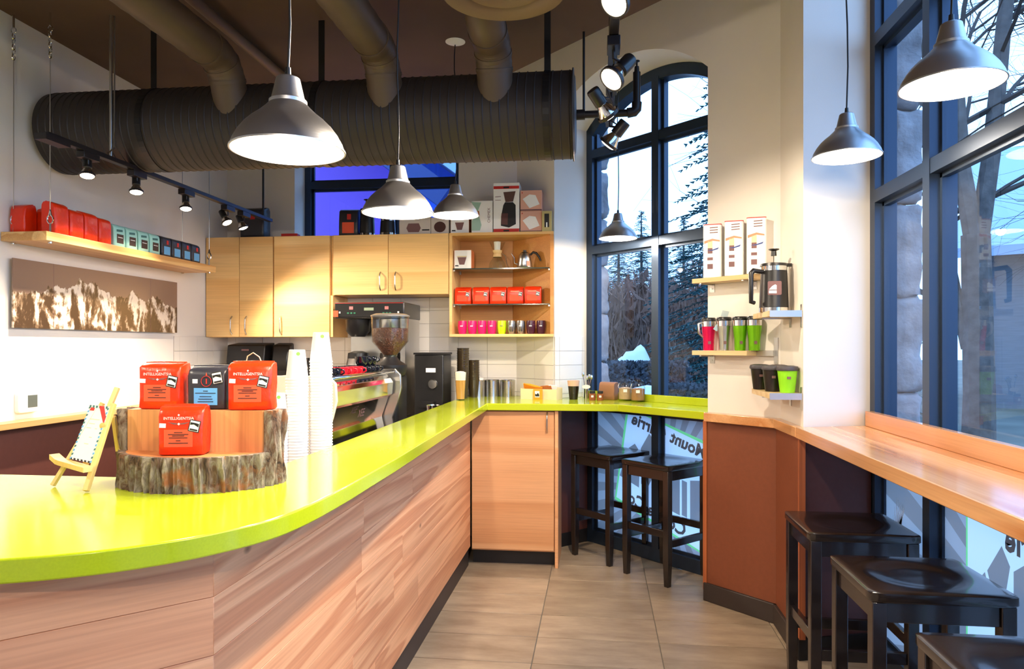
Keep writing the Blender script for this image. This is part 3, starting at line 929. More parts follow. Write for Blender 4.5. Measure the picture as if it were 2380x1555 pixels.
# ------------------------------------------------------------------ coffee bags
from mathutils import noise as mnoise
def bag_mesh(w, d, h, seed=0, crumple=.0035):
    """upright foil bag: front faces -y, gusseted sides, top folded over to the back"""
    N = 40; mb = MB()
    secs = [(0,.95,.86,0),(.03,1,.98,0),(.25,1,1,0),(.55,1,1,0),(.80,1,.97,.01),(.91,.995,.88,.05),(.955,.99,.70,.12),(.985,.985,.52,.19),(1.0,.97,.40,.22)]
    for zf, wf, df, sh in secs:
        for k in range(N):
            a = 2*pi*k/N
            e = .28
            cx = math.copysign(abs(cos(a))**e, cos(a)); cy = math.copysign(abs(sin(a))**e, sin(a))
            x, y, z = cx*w/2*wf, cy*d/2*df + sh*d*.55, zf*h
            side = abs(cx) > .97 and abs(cy) < .9
            if side and .1 < zf < .95: x *= .965       # gusset
            nz = mnoise.noise(Vector((x*40+seed*7.1, y*40, z*30+seed*3)))
            if cy > -.9 or zf > .86:
                x += nz*crumple; y += nz*crumple
            mb.v.append((x, y, z))
    m = len(secs)
    for j in range(m-1):
        for k in range(N):
            mb.f.append((j*N+k, j*N+(k+1)%N, (j+1)*N+(k+1)%N, (j+1)*N+k))
    mb.f.append(tuple(range(N-1,-1,-1))); mb.f.append(tuple((m-1)*N+k for k in range(N)))
    return mb
def front(poly, y, th=.0006):
    return sheet(poly, y-th, th)
def quad(cx, cz, w, h, ang=0):
    c, s_ = cos(ang), sin(ang)
    return [(cx+x*c-z*s_, cz+x*s_+z*c) for x, z in ((-w/2,-h/2),(w/2,-h/2),(w/2,h/2),(-w/2,h/2))]
def put_sticker(t, cx, cz, s, y, ang):
    a = obj('sticker', front(quad(cx,cz,s,s*1.12,ang), y), M['ink'], t)
    R = lambda pts: [(cx+x*cos(ang)-z*sin(ang), cz+x*sin(ang)+z*cos(ang)) for x, z in pts]
    q = s/2
    obj('sticker_face', front(R([(-q*.84,-q*.95),(q*.84,-q*.95),(q*.84,q*.95),(-q*.84,q*.95)]), y-.0006), M['paper'], a)
    obj('sticker_sky', front(R([(-q*.78,q*.1),(-q*.3,q*.3),(q*.1,q*.62),(q*.35,q*.3),(q*.78,-.1*q),(q*.78,q*.55),(-q*.78,q*.6)]), y-.0012), M['ink'], a)
    obj('sticker_title', front(R([(-q*.7,-q*.86),(q*.7,-q*.86),(q*.7,-q*.55),(-q*.7,-q*.55)]), y-.0012), M['ink'], a)
def make_bag(label, loc, rz, w=.125, d=.075, h=.135, m='orange', detail=2, seed=0, group=None, lab=None, tagc='paper'):
    t = thing('coffee_bag', label, 'coffee bag', loc, rz, group)
    obj('pouch', bag_mesh(w,d,h,seed), M[m], t, smooth=60)
    y = -d/2
    roll = MB()
    for sx in (0,): roll.tube([(-w*.47,d*.13,h*.985),(0,d*.14,h*.99),(w*.47,d*.13,h*.985)], [.006,.0065,.006], 8)
    obj('folded_top', roll, M[m], t, smooth=60)
    if detail == 0: return t
    if m == 'orange':
        if detail == 2:
            tx = text_mb('INTELLIGENTSIA', w*.090)
            obj('brand_name', xf(tx, T3(-w*.03,y-.0009,h*.76)@RX(pi/2)), M['paper'], t)
            obj('star', front(quad(-w*.03,h*.83,.004,.004,pi/4), y), M['paper'], t)
            for s_ in (-1,1):
                wing = [(-w*.03+s_*w*.03,h*.635),(-w*.03+s_*w*.12,h*.64),(-w*.03+s_*w*.25,h*.69),(-w*.03+s_*w*.12,h*.67),(-w*.03+s_*w*.03,h*.66)]
                obj('wing', front(wing if s_ > 0 else wing[::-1], y), M['inkgrey'], t)
            obj('wing_gem', front(quad(-w*.03,h*.645,.005,.005,pi/4), y), M['paper'], t)
            lb = obj('product_label', front(quad(-w*.04,h*.35,w*.62,h*.36), y), M['label_or'], t)
            for q, ww in ((.47,.18),(.43,.44),(.40,.26),(.36,.40),(.30,.10),(.25,.42)):
                obj('print_line', front(quad(-w*.04,h*q,w*ww,h*.014), y-.0008), M['ink'], lb)
            obj('price_tag', front(quad(-w*.38,h*.615,w*.14,h*.09,-.05), y), M['paper'], t)
            put_sticker(t, w*.31, h*.60, w*.24, y-.0003, -.22)
        else:
            obj('brand_name', front(quad(-w*.03,h*.74,w*.5,h*.03), y), mat_lt, t)
            obj('product_label', front(quad(-w*.04,h*.36,w*.6,h*.34), y), M['label_or'], t)
            put_sticker(t, w*.30, h*.58, w*.22, y-.0003, -.2)
    elif m == 'navy':
        if detail == 2:
            ring = MB()
            pts = [(w*.02+w*.13*cos(2*pi*k/20), y-.0012, h*.66+w*.13*sin(2*pi*k/20)) for k in range(21)]
            ring.tube(pts, .0009, 5, caps=False)
            obj('emblem', ring, M['inkred'], t)
            obj('emblem_bar', front(quad(w*.02,h*.66,w*.03,h*.12), y), M['inkred'], t)
            obj('emblem_flame', front([(w*.0,h*.80),(w*.04,h*.80),(w*.02,h*.87)], y), M['label_or'], t)
            put_sticker(t, w*.30, h*.74, w*.27, y-.0004, .2)
            obj('price_tag', front(quad(-w*.27,h*.66,w*.13,h*.10), y), M['paper'], t)
        else:
            obj('emblem', front(quad(w*.05,h*.70,w*.2,h*.2), y), M['inkred'], t)
        lb = obj('product_label', front(quad(-w*.0,h*.30,w*.60,h*.40), y), M[lab or 'label_blue'], t)
        if detail == 2:
            for q, ww in ((.43,.12),(.38,.52),(.30,.30),(.24,.36),(.18,.4)):
                obj('print_line', front(quad(0,h*q,w*ww,h*.016), y-.0008), M['ink'], lb)
    elif m == 'mint':
        obj('script', front(quad(-w*.05,h*.72,w*.5,h*.1,.08), y), mat_teal, t)
        obj('product_label', front(quad(0,h*.36,w*.56,h*.40), y), mat_bark_dk, t)
        obj('product_text', front(quad(0,h*.42,w*.40,h*.03), y-.0007), M['paper'], t)
    return t
mat_lt = mat('faded_print', S(246,190,150), .5)
mat_teal = mat('teal_print', S(52,110,108), .5)
mat_bark_dk = mat('dark_print', S(62,44,38), .5)

# ------------------------------------------------------------------ log display on the bar
def bark_mat():
    m, nt, p = newmat('bark'); N = nt.nodes; L = nt.links
    tc = N.new('ShaderNodeTexCoord'); mp = N.new('ShaderNodeMapping'); mp.inputs['Scale'].default_value = (1,1,.45)
    L.new(tc.outputs['Object'], mp.inputs[0])
    n = N.new('ShaderNodeTexNoise'); n.inputs['Scale'].default_value = 34; n.inputs['Detail'].default_value = 10; n.inputs['Roughness'].default_value = .7; n.inputs['Distortion'].default_value = .9
    L.new(mp.outputs[0], n.inputs['Vector'])
    r = N.new('ShaderNodeValToRGB'); e = r.color_ramp.elements
    e[0].position = .36; e[0].color = S(34,25,21); e[1].position = .70; e[1].color = S(186,170,148)
    x = e.new(.44); x.color = S(104,76,56); x = e.new(.54); x.color = S(132,118,102)
    L.new(n.outputs['Fac'], r.inputs['Fac'])
    # rusty patches
    n3 = N.new('ShaderNodeTexNoise'); n3.inputs['Scale'].default_value = 16; n3.inputs['Detail'].default_value = 4
    L.new(tc.outputs['Object'], n3.inputs['Vector'])
    r3 = N.new('ShaderNodeValToRGB'); r3.color_ramp.elements[0].position = .56; r3.color_ramp.elements[1].position = .68
    L.new(n3.outputs['Fac'], r3.inputs['Fac'])
    mx = N.new('ShaderNodeMix'); mx.data_type = 'RGBA'; L.new(r3.outputs['Color'], mx.inputs['Factor'])
    L.new(r.outputs['Color'], mx.inputs['A']); mx.inputs['B'].default_value = S(158,96,54)
    L.new(mx.outputs['Result'], p.inputs['Base Color'])
    p.inputs['Roughness'].default_value = .9
    b = N.new('ShaderNodeBump'); b.inputs['Strength'].default_value = .8; b.inputs['Distance'].default_value = .012
    L.new(n.outputs['Fac'], b.inputs['Height']); L.new(b.outputs['Normal'], p.inputs['Normal'])
    return m
M['bark'] = bark_mat()
M['logwood'] = wood('log_heartwood', S(226,164,104), S(188,116,66), along='Z', ring=14, dist=2.2, rough=.6, fine=.4)
M['logend'] = wood('log_end_grain', S(222,150,88), S(190,110,56), along='Y', ring=14, dist=2.0, rough=.6, fine=.4)
LCX, LCY, LA, LB = -1.105, 1.915, .225, .185
BACKY0, BACKY1 = 1.862, 1.935
zs_, zt_ = .092, .205
lg_ = thing('log_display', 'carved log stand with rough bark holding bags of coffee on the lime counter', 'display stand', (LCX,LCY,H))
y0l, y1l = BACKY0-LCY, BACKY1-LCY
def ell(th, k=1.0): return (LA*k*cos(th), LB*k*sin(th))
def bark_r(th, z):
    f = 1.0
    v = mnoise.noise(Vector((th*9.0, z*9, 1.3)))*.55 + mnoise.noise(Vector((th*22.0, z*16, 4.1)))*.35 + mnoise.noise(Vector((th*48, z*40, 9.2)))*.18
    ridg = 1-abs(mnoise.noise(Vector((th*13.0, z*5.0, 7.7))))*2.2
    return 1.0 + .060*v + .075*(ridg-.3)*(.5+.5*mnoise.noise(Vector((th*5,z*14,2.2)))+.35)
tha = math.asin(max(-1,min(1,y1l/LB)))          # where the flat back begins (right side)
def bark_patch(t0, t1, z0, z1, nt_, nz_):
    mb = MB()
    for layer in (0,1):
        for i in range(nt_+1):
            th = t0+(t1-t0)*i/nt_
            for j in range(nz_+1):
                z = z0+(z1-z0)*j/nz_
                k = bark_r(th,z) if layer == 0 else .93
                x, y = ell(th,k); y = min(y, y1l)
                if layer == 0 and j == nz_: z += .004*mnoise.noise(Vector((th*20,0,z*9)))
                mb.v.append((x,y,z))
    K = nz_+1; n = (nt_+1)*K
    for i in range(nt_):
        for j in range(nz_):
            mb.f.append((i*K+j,(i+1)*K+j,(i+1)*K+j+1,i*K+j+1))
            mb.f.append((n+i*K+j,n+i*K+j+1,n+(i+1)*K+j+1,n+(i+1)*K+j))
        for j in (0,nz_): mb.f.append((i*K+j,(i+1)*K+j,n+(i+1)*K+j,n+i*K+j))
    for i in (0,nt_):
        for j in range(nz_): mb.f.append((i*K+j,i*K+j+1,n+i*K+j+1,n+i*K+j))
    return mb
obj('bark', bark_patch(-pi-tha, tha, 0, zs_, 220, 26), M['bark'], lg_, smooth=70)
thr = math.asin(y0l/LB)
for a, b in ((thr, tha), (-pi-tha, -pi-thr)):
    obj('bark', bark_patch(a, b, zs_, zt_, 36, 26), M['bark'], lg_, smooth=70)
low = [ell(-pi-tha+(pi+2*tha)*i/60, .94) for i in range(61)]
low = [(x,min(y,y1l)) for x,y in low]
obj('seat', MB().prism(low, .001, zs_-.002), M['logend'], lg_)
def ex(y, k=.94): return LA*k*sqrt(max(0,1-(y/(LB*k))**2))
up_ = [(-ex(y0l)+.004,y0l),(ex(y0l)-.004,y0l),(ex(y1l),y1l),(-ex(y1l),y1l)]
obj('back', MB().prism(up_, zs_-.002, zt_-.001), M['logwood'], lg_)

b_or = 'orange foil coffee bag standing on the log, '
make_bag('orange foil coffee bag on the log top, beside the black bag, nearer the easel', (-1.218,1.905,H+.205), radians(4), .122,.068,.128, seed=1)
make_bag('black foil coffee bag with a sky blue label between two orange bags', (-1.085,1.915,H+.205), radians(3), .112,.066,.118, m='navy', seed=2)
make_bag('orange foil coffee bag with string tie on the log top by the paper cups', (-.956,1.905,H+.205), radians(10), .120,.068,.130, seed=3)
make_bag('orange foil coffee bag standing on the lower seat of the log', (-1.104,1.815,H+.092), radians(12), .118,.068,.128, seed=4)
tie = MB().tube([(-.99,1.93,H+.330),(-.985,1.93,H+.352),(-.968,1.93,H+.362),(-.95,1.93,H+.350),(-.942,1.93,H+.332)], .0016, 6)
tag(obj('string_tie', tie, mat('twine', S(206,190,150), .7), smooth=60), 'loop of pale twine behind the orange bag by the cups', 'string')

# ------------------------------------------------------------------ easel card
M['easel'] = wood('easel_pine', S(244,214,140), S(222,180,100), along='Z', ring=14, dist=1.5, rough=.5, fine=.2)
ea = thing('table_easel', 'small pine table easel on the lime counter beside the log', 'easel', (-1.39,1.78,H))
fl, fr_, fb = Vector((-.073,.000,.004)), Vector((.069,-.058,.004)), Vector((-.004,.185,.004))
tl, tr, tm = Vector((.018,.075,.222)), Vector((.068,.050,.222)), Vector((.037,.075,.262))
def rail(a, b, w, h, up=(0,1,0)): return MB().bar(a, b, w, h, up=up)
obj('front_leg', rail(fl, tl, .010, .012), M['easel'], ea, bevel=.001, seg=1)
obj('front_leg', rail(fr_, tr, .014, .012), M['easel'], ea, bevel=.001, seg=1)
nrm0 = (fr_-fl).cross(Vector((0,0,1))).normalized()
mid0 = (fl.lerp(tl,.22)+fr_.lerp(tr,.22))/2 - nrm0*.016
tm = (tl+tr)/2 + ((tl+tr)/2-mid0).normalized()*.045 - nrm0*.010
obj('centre_post', rail(mid0, tm, .013, .010), M['easel'], ea, bevel=.001, seg=1)
obj('rear_leg', rail(fb, Vector((.043,.085,.185)), .012, .010), M['easel'], ea, bevel=.001, seg=1)
pl, pr = fl.lerp(tl,.26), fr_.lerp(tr,.22)
dirl = (pr-pl).normalized(); nrm = dirl.cross(Vector((0,0,1))).normalized()
L0, L1 = pl-dirl*.035, pr+dirl*.006
led = MB(); n = 12
for i in range(n+1):
    q = L0.lerp(L1, i/n); e = .010*max(0,1-i/2.2)
    for oy, oz in ((0,0),(.026,0),(.026,.013),(0,.013)):
        p = q + nrm*oy + Vector((0,0,oz+e)); led.v.append(tuple(p))
for i in range(n):
    for k in range(4): led.f.append((i*4+k,i*4+(k+1)%4,(i+1)*4+(k+1)%4,(i+1)*4+k))
led.f += [(3,2,1,0),(n*4,n*4+1,n*4+2,n*4+3)]
obj('ledge', led, M['easel'], ea, smooth=40)
obj('peg', MB().lathe([(0,0),(.008,0),(.009,.006),(0,.008)], 12, T3(.062,.02,.165)@RX(pi/2)), M['easel'], ea)
# the card leans on the legs
a0 = fl.lerp(tl,.33)+nrm*.008; a1 = fr_.lerp(tr,.31)+nrm*.008
b1 = fr_.lerp(tr,.97)+nrm*.008; b0 = fl.lerp(tl,.97)+nrm*.008
a0 = a0+(a1-a0)*.14; a1 = a0+(a1-a0)*.98
b0 = b0-(b1-b0)*.75
def onc(u, v, off=0.0):
    p = (a0*(1-u)+a1*u)*(1-v) + (b0*(1-u)+b1*u)*v
    return p + nrm*off
def cardq(uv, off, th=.0008):
    n = len(uv); vs = [tuple(onc(u,v,off)) for u,v in uv]+[tuple(onc(u,v,off-th)) for u,v in uv]
    return MB().add(vs, [tuple(range(n)), tuple(range(2*n-1,n-1,-1))]+[(i,n+i,n+(i+1)%n,(i+1)%n) for i in range(n)])
cd = tag(obj('menu_card', cardq([(0,0),(1,0),(1,1),(0,1)], 0), M['paper'], loc=ea.location), 'white menu card with teal dashed border and red corner ribbon on the easel', 'sign')
for k in range(14):
    for u0, u1 in ((.0,.07),(.93,1.0)):
        v0 = k/14
        obj('border_dash', cardq([(u0,v0),(u1,v0+.01),(u1,v0+.045),(u0,v0+.035)], .0012), mat_teal if k % 2 else M['label_blue'], cd)
for k in range(6):
    for v0, v1 in ((0,.03),(.955,1)): obj('border_dash', cardq([(k/6+.02,v0),(k/6+.1,v0),(k/6+.08,v1),(k/6,v1)], .0012), M['ink'] if v0 == 0 else mat_teal, cd)
obj('ribbon', cardq([(.50,1),(.74,1),(1,.80),(1,.68)], .002), M['inkred'], cd)
obj('heading', cardq([(.08,.90),(.30,.90),(.30,.95),(.12,.96)], .0012), M['inkred'], cd)
for v0, w in ((.74,.5),(.66,.4),(.58,.52),(.42,.3),(.30,.2)): obj('print_line', cardq([(.5-w/2,v0),(.5+w/2,v0),(.5+w/2,v0+.012),(.5-w/2,v0+.012)], .0012), mat('faint_ink', S(232,206,170), .6), cd)

# ------------------------------------------------------------------ paper cup stacks (upside down, nested)
def cup_parts(r0, r1, h):
    return MB().lathe([(r1*.92,0.0),(r1,.001),(r1+.0022,.0025),(r1+.0022,.0055),(r1,.007),(r0,h-.001),(r0-.003,h),(r0-.004,h-.004),(0,h-.004)], 28)
csrc = obj('paper_cup', cup_parts(.030,.0425,.118), M['cup'], smooth=45)
cup_me = csrc.data; bpy.data.objects.remove(csrc)
logo_src = obj('lid', MB().lathe([(0,0),(.0075,0),(.0075,.0006),(0,.0006)], 14), None)
logo_me = logo_src.data; bpy.data.objects.remove(logo_src)
logo_me.materials.append(mat('green_leaf_logo', S(120,186,60), .5))
def stack(x, y, z0, n, pitch, label, group, sc=1.0):
    for k in range(n):
        o = bpy.data.objects.new('paper_cup', cup_me); link(o)
        o.location = (x + random.uniform(-.0006,.0006), y + random.uniform(-.0006,.0006), z0 + pitch*k); o.rotation_euler[2] = k*.7
        o.scale = (sc,)*3
        q_ = n-k; sfx = 'th' if 10 < q_ % 100 < 14 else {1:'st',2:'nd',3:'rd'}.get(q_ % 10,'th')
        tag(o, 'white paper cup, %d%s down from the top of %s' % (q_,sfx,group[1][3:]) if k < n-1 else 'topmost upside-down paper cup, leaf logo near its base, ' + group[1], 'paper cup', group[0])
        if k == n-1:
            o.rotation_euler[2] = 0
            lo = piece(logo_me, 'logo', o, (.016,-.0268,.102), (radians(84),0,radians(30)))
stack(-1.075,2.70,WKZ,48,.0112,'white paper cup nested in the tallest stack by the espresso machine',('cups of the tallest stack','on the tallest stack'))
stack(-1.155,2.66,WKZ,42,.0112,'white paper cup nested in the middle-height stack',('cups of the middle stack','on the middle stack'), 1.0)
stack(-1.215,2.62,WKZ,28,.0112,'white paper cup nested in the low stack behind the log',('cups of the low stack','on the low stack'), .93)

# ------------------------------------------------------------------ espresso machine
em = thing('espresso_machine', 'polished chrome espresso machine with cream end panels behind the lime counter', 'espresso machine', (-1.25,3.70,WKZ))
hl = .53
body = [(-.46,.06),(-.02,.06),(-.045,.17),(.0,.30),(.01,.40),(-.02,.425),(-.46,.425)]
def extr_y(poly, y0, y1):
    n = len(poly)
    return MB().add([(x,y0,z) for x,z in poly]+[(x,y1,z) for x,z in poly], [tuple(range(n)),tuple(range(2*n-1,n-1,-1))]+[(i,(i+1)%n,n+(i+1)%n,n+i) for i in range(n)])
obj('body', extr_y(body, -hl+.02, hl-.02), M['chrome'], em)
obj('upper_band', extr_y([(.0,.29),(.022,.305),(.028,.375),(.012,.40),(.0,.40)], -hl+.03, hl-.03), M['chrome'], em, smooth=30)
obj('cup_rail', MB().tube([(.02,-hl+.02,.432),(.03,-hl+.05,.44),(.03,hl-.05,.44),(.02,hl-.02,.432)], .011, 10), M['chrome'], em, smooth=60)
M['cream'] = mat('cream_enamel', S(240,226,196), .3, coat=.4)
sp_ = [(-.47,.03),(.0,.03),(.03,.08),(.015,.16),(.05,.26),(.07,.34),(.065,.42),(.03,.455),(-.47,.455)]
for s_ in (-1,1):
    a = s_*hl; obj('side_panel', extr_y(sp_, min(a,a+s_*.022), max(a,a+s_*.022)), M['cream'] if s_ < 0 else M['steel'], em, bevel=.004)
obj('drip_tray', MB().box(-.02,.05,-hl+.03,hl-.03,.02,.06), mat('copper_tray', S(206,120,84), .25, metal=.8), em)
tx = text_mb('XEE', .06); obj('emblem', xf(tx, T3(.0,.0,.235)@RZ(pi/2)@RX(pi/2+.2)), M['inkgrey'], em)
for x in (-.42,-.05):
    for y in (-hl+.06,hl-.06): obj('foot', MB().lathe([(0,0),(.022,0),(.018,.03),(.018,.06),(0,.06)], 12, T3(x,y,0)), M['chrome'], em)
obj('top_tray', MB().box(-.45,-.01,-hl+.03,hl-.03,.425,.432), M['steel'], em)

# demitasse cups lined up on the machine, lying rim to base
def demi(label, loc, m, group):
    t = thing('espresso_cup', label, 'cup', loc, 0, group)
    obj('bowl', MB().lathe([(0,0),(.024,0),(.033,.018),(.036,.05),(.033,.05),(.029,.02),(0,.008)], 20), M[m], t, smooth=40)
    obj('handle', MB().tube([(.032,0,.042),(.048,0,.04),(.05,0,.026),(.033,0,.016)], .0045, 6), M[m], t, smooth=60)
    return t
M['cupblack'] = mat('black_glaze', S(20,22,32), .12)
M['cupred'] = mat('red_glaze', S(206,28,44), .15)
zc_ = WKZ+.433
kb = demi('small glossy black espresso cup on top of the espresso machine', (-1.285,3.24,zc_), 'cupblack', 'black espresso cups on the machine')
kr = demi('small glossy red espresso cup on top of the espresso machine', (-1.285,3.50,zc_), 'cupred', 'red espresso cups on the machine')
for y in (3.315,3.39): dup(kb, (-1.285,y,zc_), .3)
for y in (3.575,3.65,3.725): dup(kr, (-1.285,y,zc_), .3)
for y in (3.80,3.875,3.95,4.025): dup(kb, (-1.285,y,zc_), .3)
for y in (3.30,3.38,3.66,3.74,3.82,3.90): dup(kb, (-1.37,y,zc_), .3)
for y in (3.46,3.54): dup(kr, (-1.37,y,zc_), .3)
for y in (3.82,3.90,3.98): dup(kb, (-1.29,y,zc_+.051), .3)
dup(kb, (-1.37,3.34,zc_+.051), .3); dup(kb, (-1.37,3.42,zc_), .3)
for k in range(7):
    dup(kb, (-2.30-.0*k+.085*k-.16,5.06,WKZ), .4, 'small glossy black espresso cup on the back work counter under the cabinets', 'black cups on the back work counter')
    dup(kb, (-2.30+.085*k-.16,5.06,WKZ+.051), .4, 'small glossy black espresso cup on the back work counter under the cabinets', 'black cups on the back work counter')

# ------------------------------------------------------------------ bean grinder with glass hopper
M['beans'] = mat('coffee_beans', S(92,52,36), .4, noise=.4, nscale=90, bump=1.0, bscale=110)
gr = thing('bean_grinder', 'tall black coffee grinder with a clear hopper full of beans', 'grinder', (-1.335,4.52,WKZ))
obj('body', MB().prism(rrect(-.085,.085,-.12,.12,.03), .02, .40), M['black'], gr, bevel=.006)
obj('base', MB().prism(rrect(-.10,.10,-.15,.13,.03), 0, .03), M['black'], gr)
obj('collar', MB().lathe([(0,.40),(.095,.40),(.11,.43),(.11,.47),(.06,.50),(.045,.52),(0,.52)], 28), M['blackm'], gr, smooth=40)
obj('hopper', MB().lathe([(.044,.522),(.048,.54),(.118,.62),(.122,.78),(.119,.78),(.115,.622),(.046,.545),(.041,.522)], 36, closed=True), M['clear'], gr, smooth=40)
obj('hopper_lid', MB().lathe([(0,.781),(.126,.781),(.126,.79),(.10,.80),(0,.80)], 36), mat('smoked_lid', S(120,116,112), .2), gr, smooth=40)
obj('beans', MB().lathe([(0,.53),(.042,.535),(.112,.622),(.114,.705),(.06,.71),(0,.712)], 32), M['beans'], gr, smooth=40)
obj('dosing_chamber', MB().lathe([(0,0),(.055,0),(.055,.12),(0,.12)], 20, T3(.0,-.165,.20)), M['clear'], gr, smooth=40)
obj('grip', MB().box(-.02,.02,-.22,-.10,.13,.15), M['chrome'], gr)
# ------------------------------------------------------------------ twin brewer
br = thing('coffee_brewer', 'twin coffee brewer with black control panel under the short cabinet', 'coffee maker', (-1.617,4.98,WKZ))
obj('head', MB().box(-.255,.255,-.02,.44,.79,.905), mat('dark_steel', S(70,68,68), .3, metal=.7), br, bevel=.006)
cp = obj('control_panel', MB().box(-.25,.25,-.032,-.021,.80,.90), M['black'], br, bevel=.002)
obj('display', MB().box(-.035,.035,-.0335,-.0325,.845,.865), mat('lcd_green', S(150,166,140), .3), cp)
for s_ in (-1,1):
    obj('button', MB().box(s_*.13-.014,s_*.13+.014,-.0335,-.0325,.852,.874), mat('button_red', S(190,120,120), .4), cp)
    for k in range(3): obj('button', MB().box(s_*.13-.03+k*.024,s_*.13-.016+k*.024,-.0335,-.0325,.822,.832), mat('button_green', S(50,120,90), .4), cp)
    obj('button', MB().box(s_*.215-.006,s_*.215+.006,-.0335,-.0325,.825,.838), M['paper'], cp)
obj('red_trim', MB().box(-.25,.25,-.0335,-.0325,.896,.899), M['inkred'], cp)
obj('tower', MB().box(-.22,.22,.22,.44,.10,.79), M['steel'], br)
obj('post', MB().box(.215,.25,.02,.43,.03,.79), M['steel'], br)
obj('base_tray', MB().box(-.255,.255,-.02,.44,.0,.10), M['steel'], br, bevel=.004)
for s_ in (-.125,.125): obj('brew_basket', MB().lathe([(0,.66),(.05,.66),(.085,.70),(.09,.785),(0,.785)], 24, T3(s_,.10,0)), M['blackm'] if s_ < 0 else M['steel'], br, smooth=40)
obj('warning_tag', MB().box(-.262,-.225,-.037,-.034,.80,.845), M['label_or'], br)
def server(label, x):
    t = thing('coffee_server', label, 'coffee urn', (x,5.08,WKZ+.101))
    obj('vessel', MB().lathe([(0,0),(.085,0),(.088,.02),(.088,.36),(.078,.40),(0,.40)], 28), M['steel'], t, smooth=40)
    obj('lid', MB().lathe([(0,.401),(.078,.401),(.074,.44),(.03,.455),(0,.455)], 28), M['black'], t, smooth=40)
    obj('band', MB().lathe([(.0885,.30),(.0905,.30),(.0905,.33),(.0885,.33)], 28, closed=True), M['black'], t)
    obj('tap', MB().tube([(0,-.085,.05),(0,-.115,.05),(0,-.115,.03)], .010, 8).box(-.008,.008,-.12,-.108,.05,.10), M['black'], t)
    return t
server('steel coffee server with black lid in the brewer, by the maple side panel', -1.74)
server('steel coffee server with black lid in the brewer, behind the bean grinder', -1.50)
# ------------------------------------------------------------------ bulk grinder, pitcher
bg_ = thing('bulk_grinder', 'squat black grinder with silver dial standing beside the brewer', 'grinder', (-1.195,5.13,WKZ))
obj('housing', MB().box(-.105,.105,-.13,.15,0,.53), M['black'], bg_, bevel=.006)
obj('top_plate', MB().box(-.11,.11,-.135,.155,.531,.545), M['blackm'], bg_)
obj('dial', MB().lathe([(0,0),(.036,0),(.03,.016),(0,.018)], 24, T3(.03,-.131,.32)@RX(pi/2)), M['steel'], bg_, smooth=40)
obj('name_plate', MB().box(-.02,.05,-.1325,-.131,.405,.435), M['paper'], bg_)
obj('spout', MB().box(-.05,.05,-.20,-.131,.16,.20), M['black'], bg_)
pt = thing('milk_pitcher', 'stainless milk pitcher in front of the squat black grinder', 'pitcher', (-1.13,4.86,WKZ+.06))
obj('vessel', MB().lathe([(0,0),(.05,0),(.054,.04),(.046,.10),(.05,.125),(.047,.125),(.043,.10),(.05,.04),(0,.006)], 24), M['chrome'], pt, smooth=40)
obj('handle', MB().tube([(.045,0,.11),(.08,0,.105),(.085,0,.05),(.052,0,.03)], .005, 6), M['chrome'], pt, smooth=60)
tag(obj('pitcher_block', MB().prism(rrect(-.09,.09,-.09,.09,.015), 0, .06), M['black'], loc=(-1.13,4.86,WKZ)), 'black knock-out block under the steel milk pitcher', 'knock box')
# ------------------------------------------------------------------ dispensers on the back wall
tdp = thing('towel_dispenser', 'wide black paper towel dispenser on the tiled wall under the cabinets', 'dispenser', (-2.725,YB-.012,1.21))
obj('case', extr_y([(-.0,.0),(-.17,.02),(-.19,.14),(-.17,.27),(-.0,.29)], -.155, .155).v and xf(extr_y([(-.0,.0),(-.17,.02),(-.19,.14),(-.17,.27),(-.0,.29)], -.155, .155), RZ(pi/2)), M['black'], tdp, bevel=.008)
obj('badge', MB().box(-.03,.03,-.187,-.184,.225,.238), M['inkgrey'], tdp)
sdp = thing('soap_dispenser', 'narrow black soap dispenser on the tiled wall beside the towel dispenser', 'dispenser', (-2.475,YB-.012,1.21))
obj('case', xf(extr_y([(-.0,.0),(-.10,.02),(-.13,.14),(-.10,.27),(-.0,.29)], -.07, .07), RZ(pi/2)), M['black'], sdp, bevel=.015)
obj('push_bar', MB().box(-.05,.05,-.125,-.105,.03,.07), M['blackm'], sdp)

# ------------------------------------------------------------------ things on the pick-up counter
M['caramel'] = mat('iced_coffee', S(206,150,72), .3)
M['foam'] = mat('milk_foam', S(250,240,222), .6)
gl = thing('iced_coffee_glass', 'tall glass of caramel iced coffee with white foam on the counter corner', 'drink', (-.965,5.00,H))
obj('tumbler', MB().lathe([(0,0),(.030,0),(.042,.20),(.040,.20),(.028,.006),(0,.006)], 28), M['clear'], gl, smooth=40)
obj('coffee', MB().lathe([(0,.008),(.0275,.008),(.0355,.14),(0,.14)], 28), M['caramel'], gl, smooth=40)
obj('foam', MB().lathe([(0,.1405),(.0356,.1405),(.0385,.195),(.02,.203),(0,.205)], 28), M['foam'], gl, smooth=40)
M['tint'] = mat('smoked_plastic', S(58,46,30), .15, coat=.3)
def cold_stack(x, y, n, label, group):
    for k in range(n):
        o = obj('plastic_cup', MB().lathe([(.031,0),(.045,.13),(.0465,.131),(.0465,.134),(.044,.134),(.0295,.003)], 24, closed=True), M['tint'], loc=(x,y,H+.018*k), smooth=40) if k == 0 else None
        if o is None:
            o = bpy.data.objects.new('plastic_cup', me0); link(o); o.location = (x,y,H+.018*k)
        else: me0 = o.data
        q_ = n-k; sfx = {1:'st',2:'nd',3:'rd'}.get(q_,'th')
        tag(o, 'smoked plastic cup, %d%s down from the top of %s' % (q_,sfx,label), 'plastic cup', group)
cold_stack(-.985, 5.20, 14, 'the taller dark stack', 'cups of the taller smoked stack')
cold_stack(-.925, 5.30, 9, 'the shorter dark stack', 'cups of the shorter smoked stack')
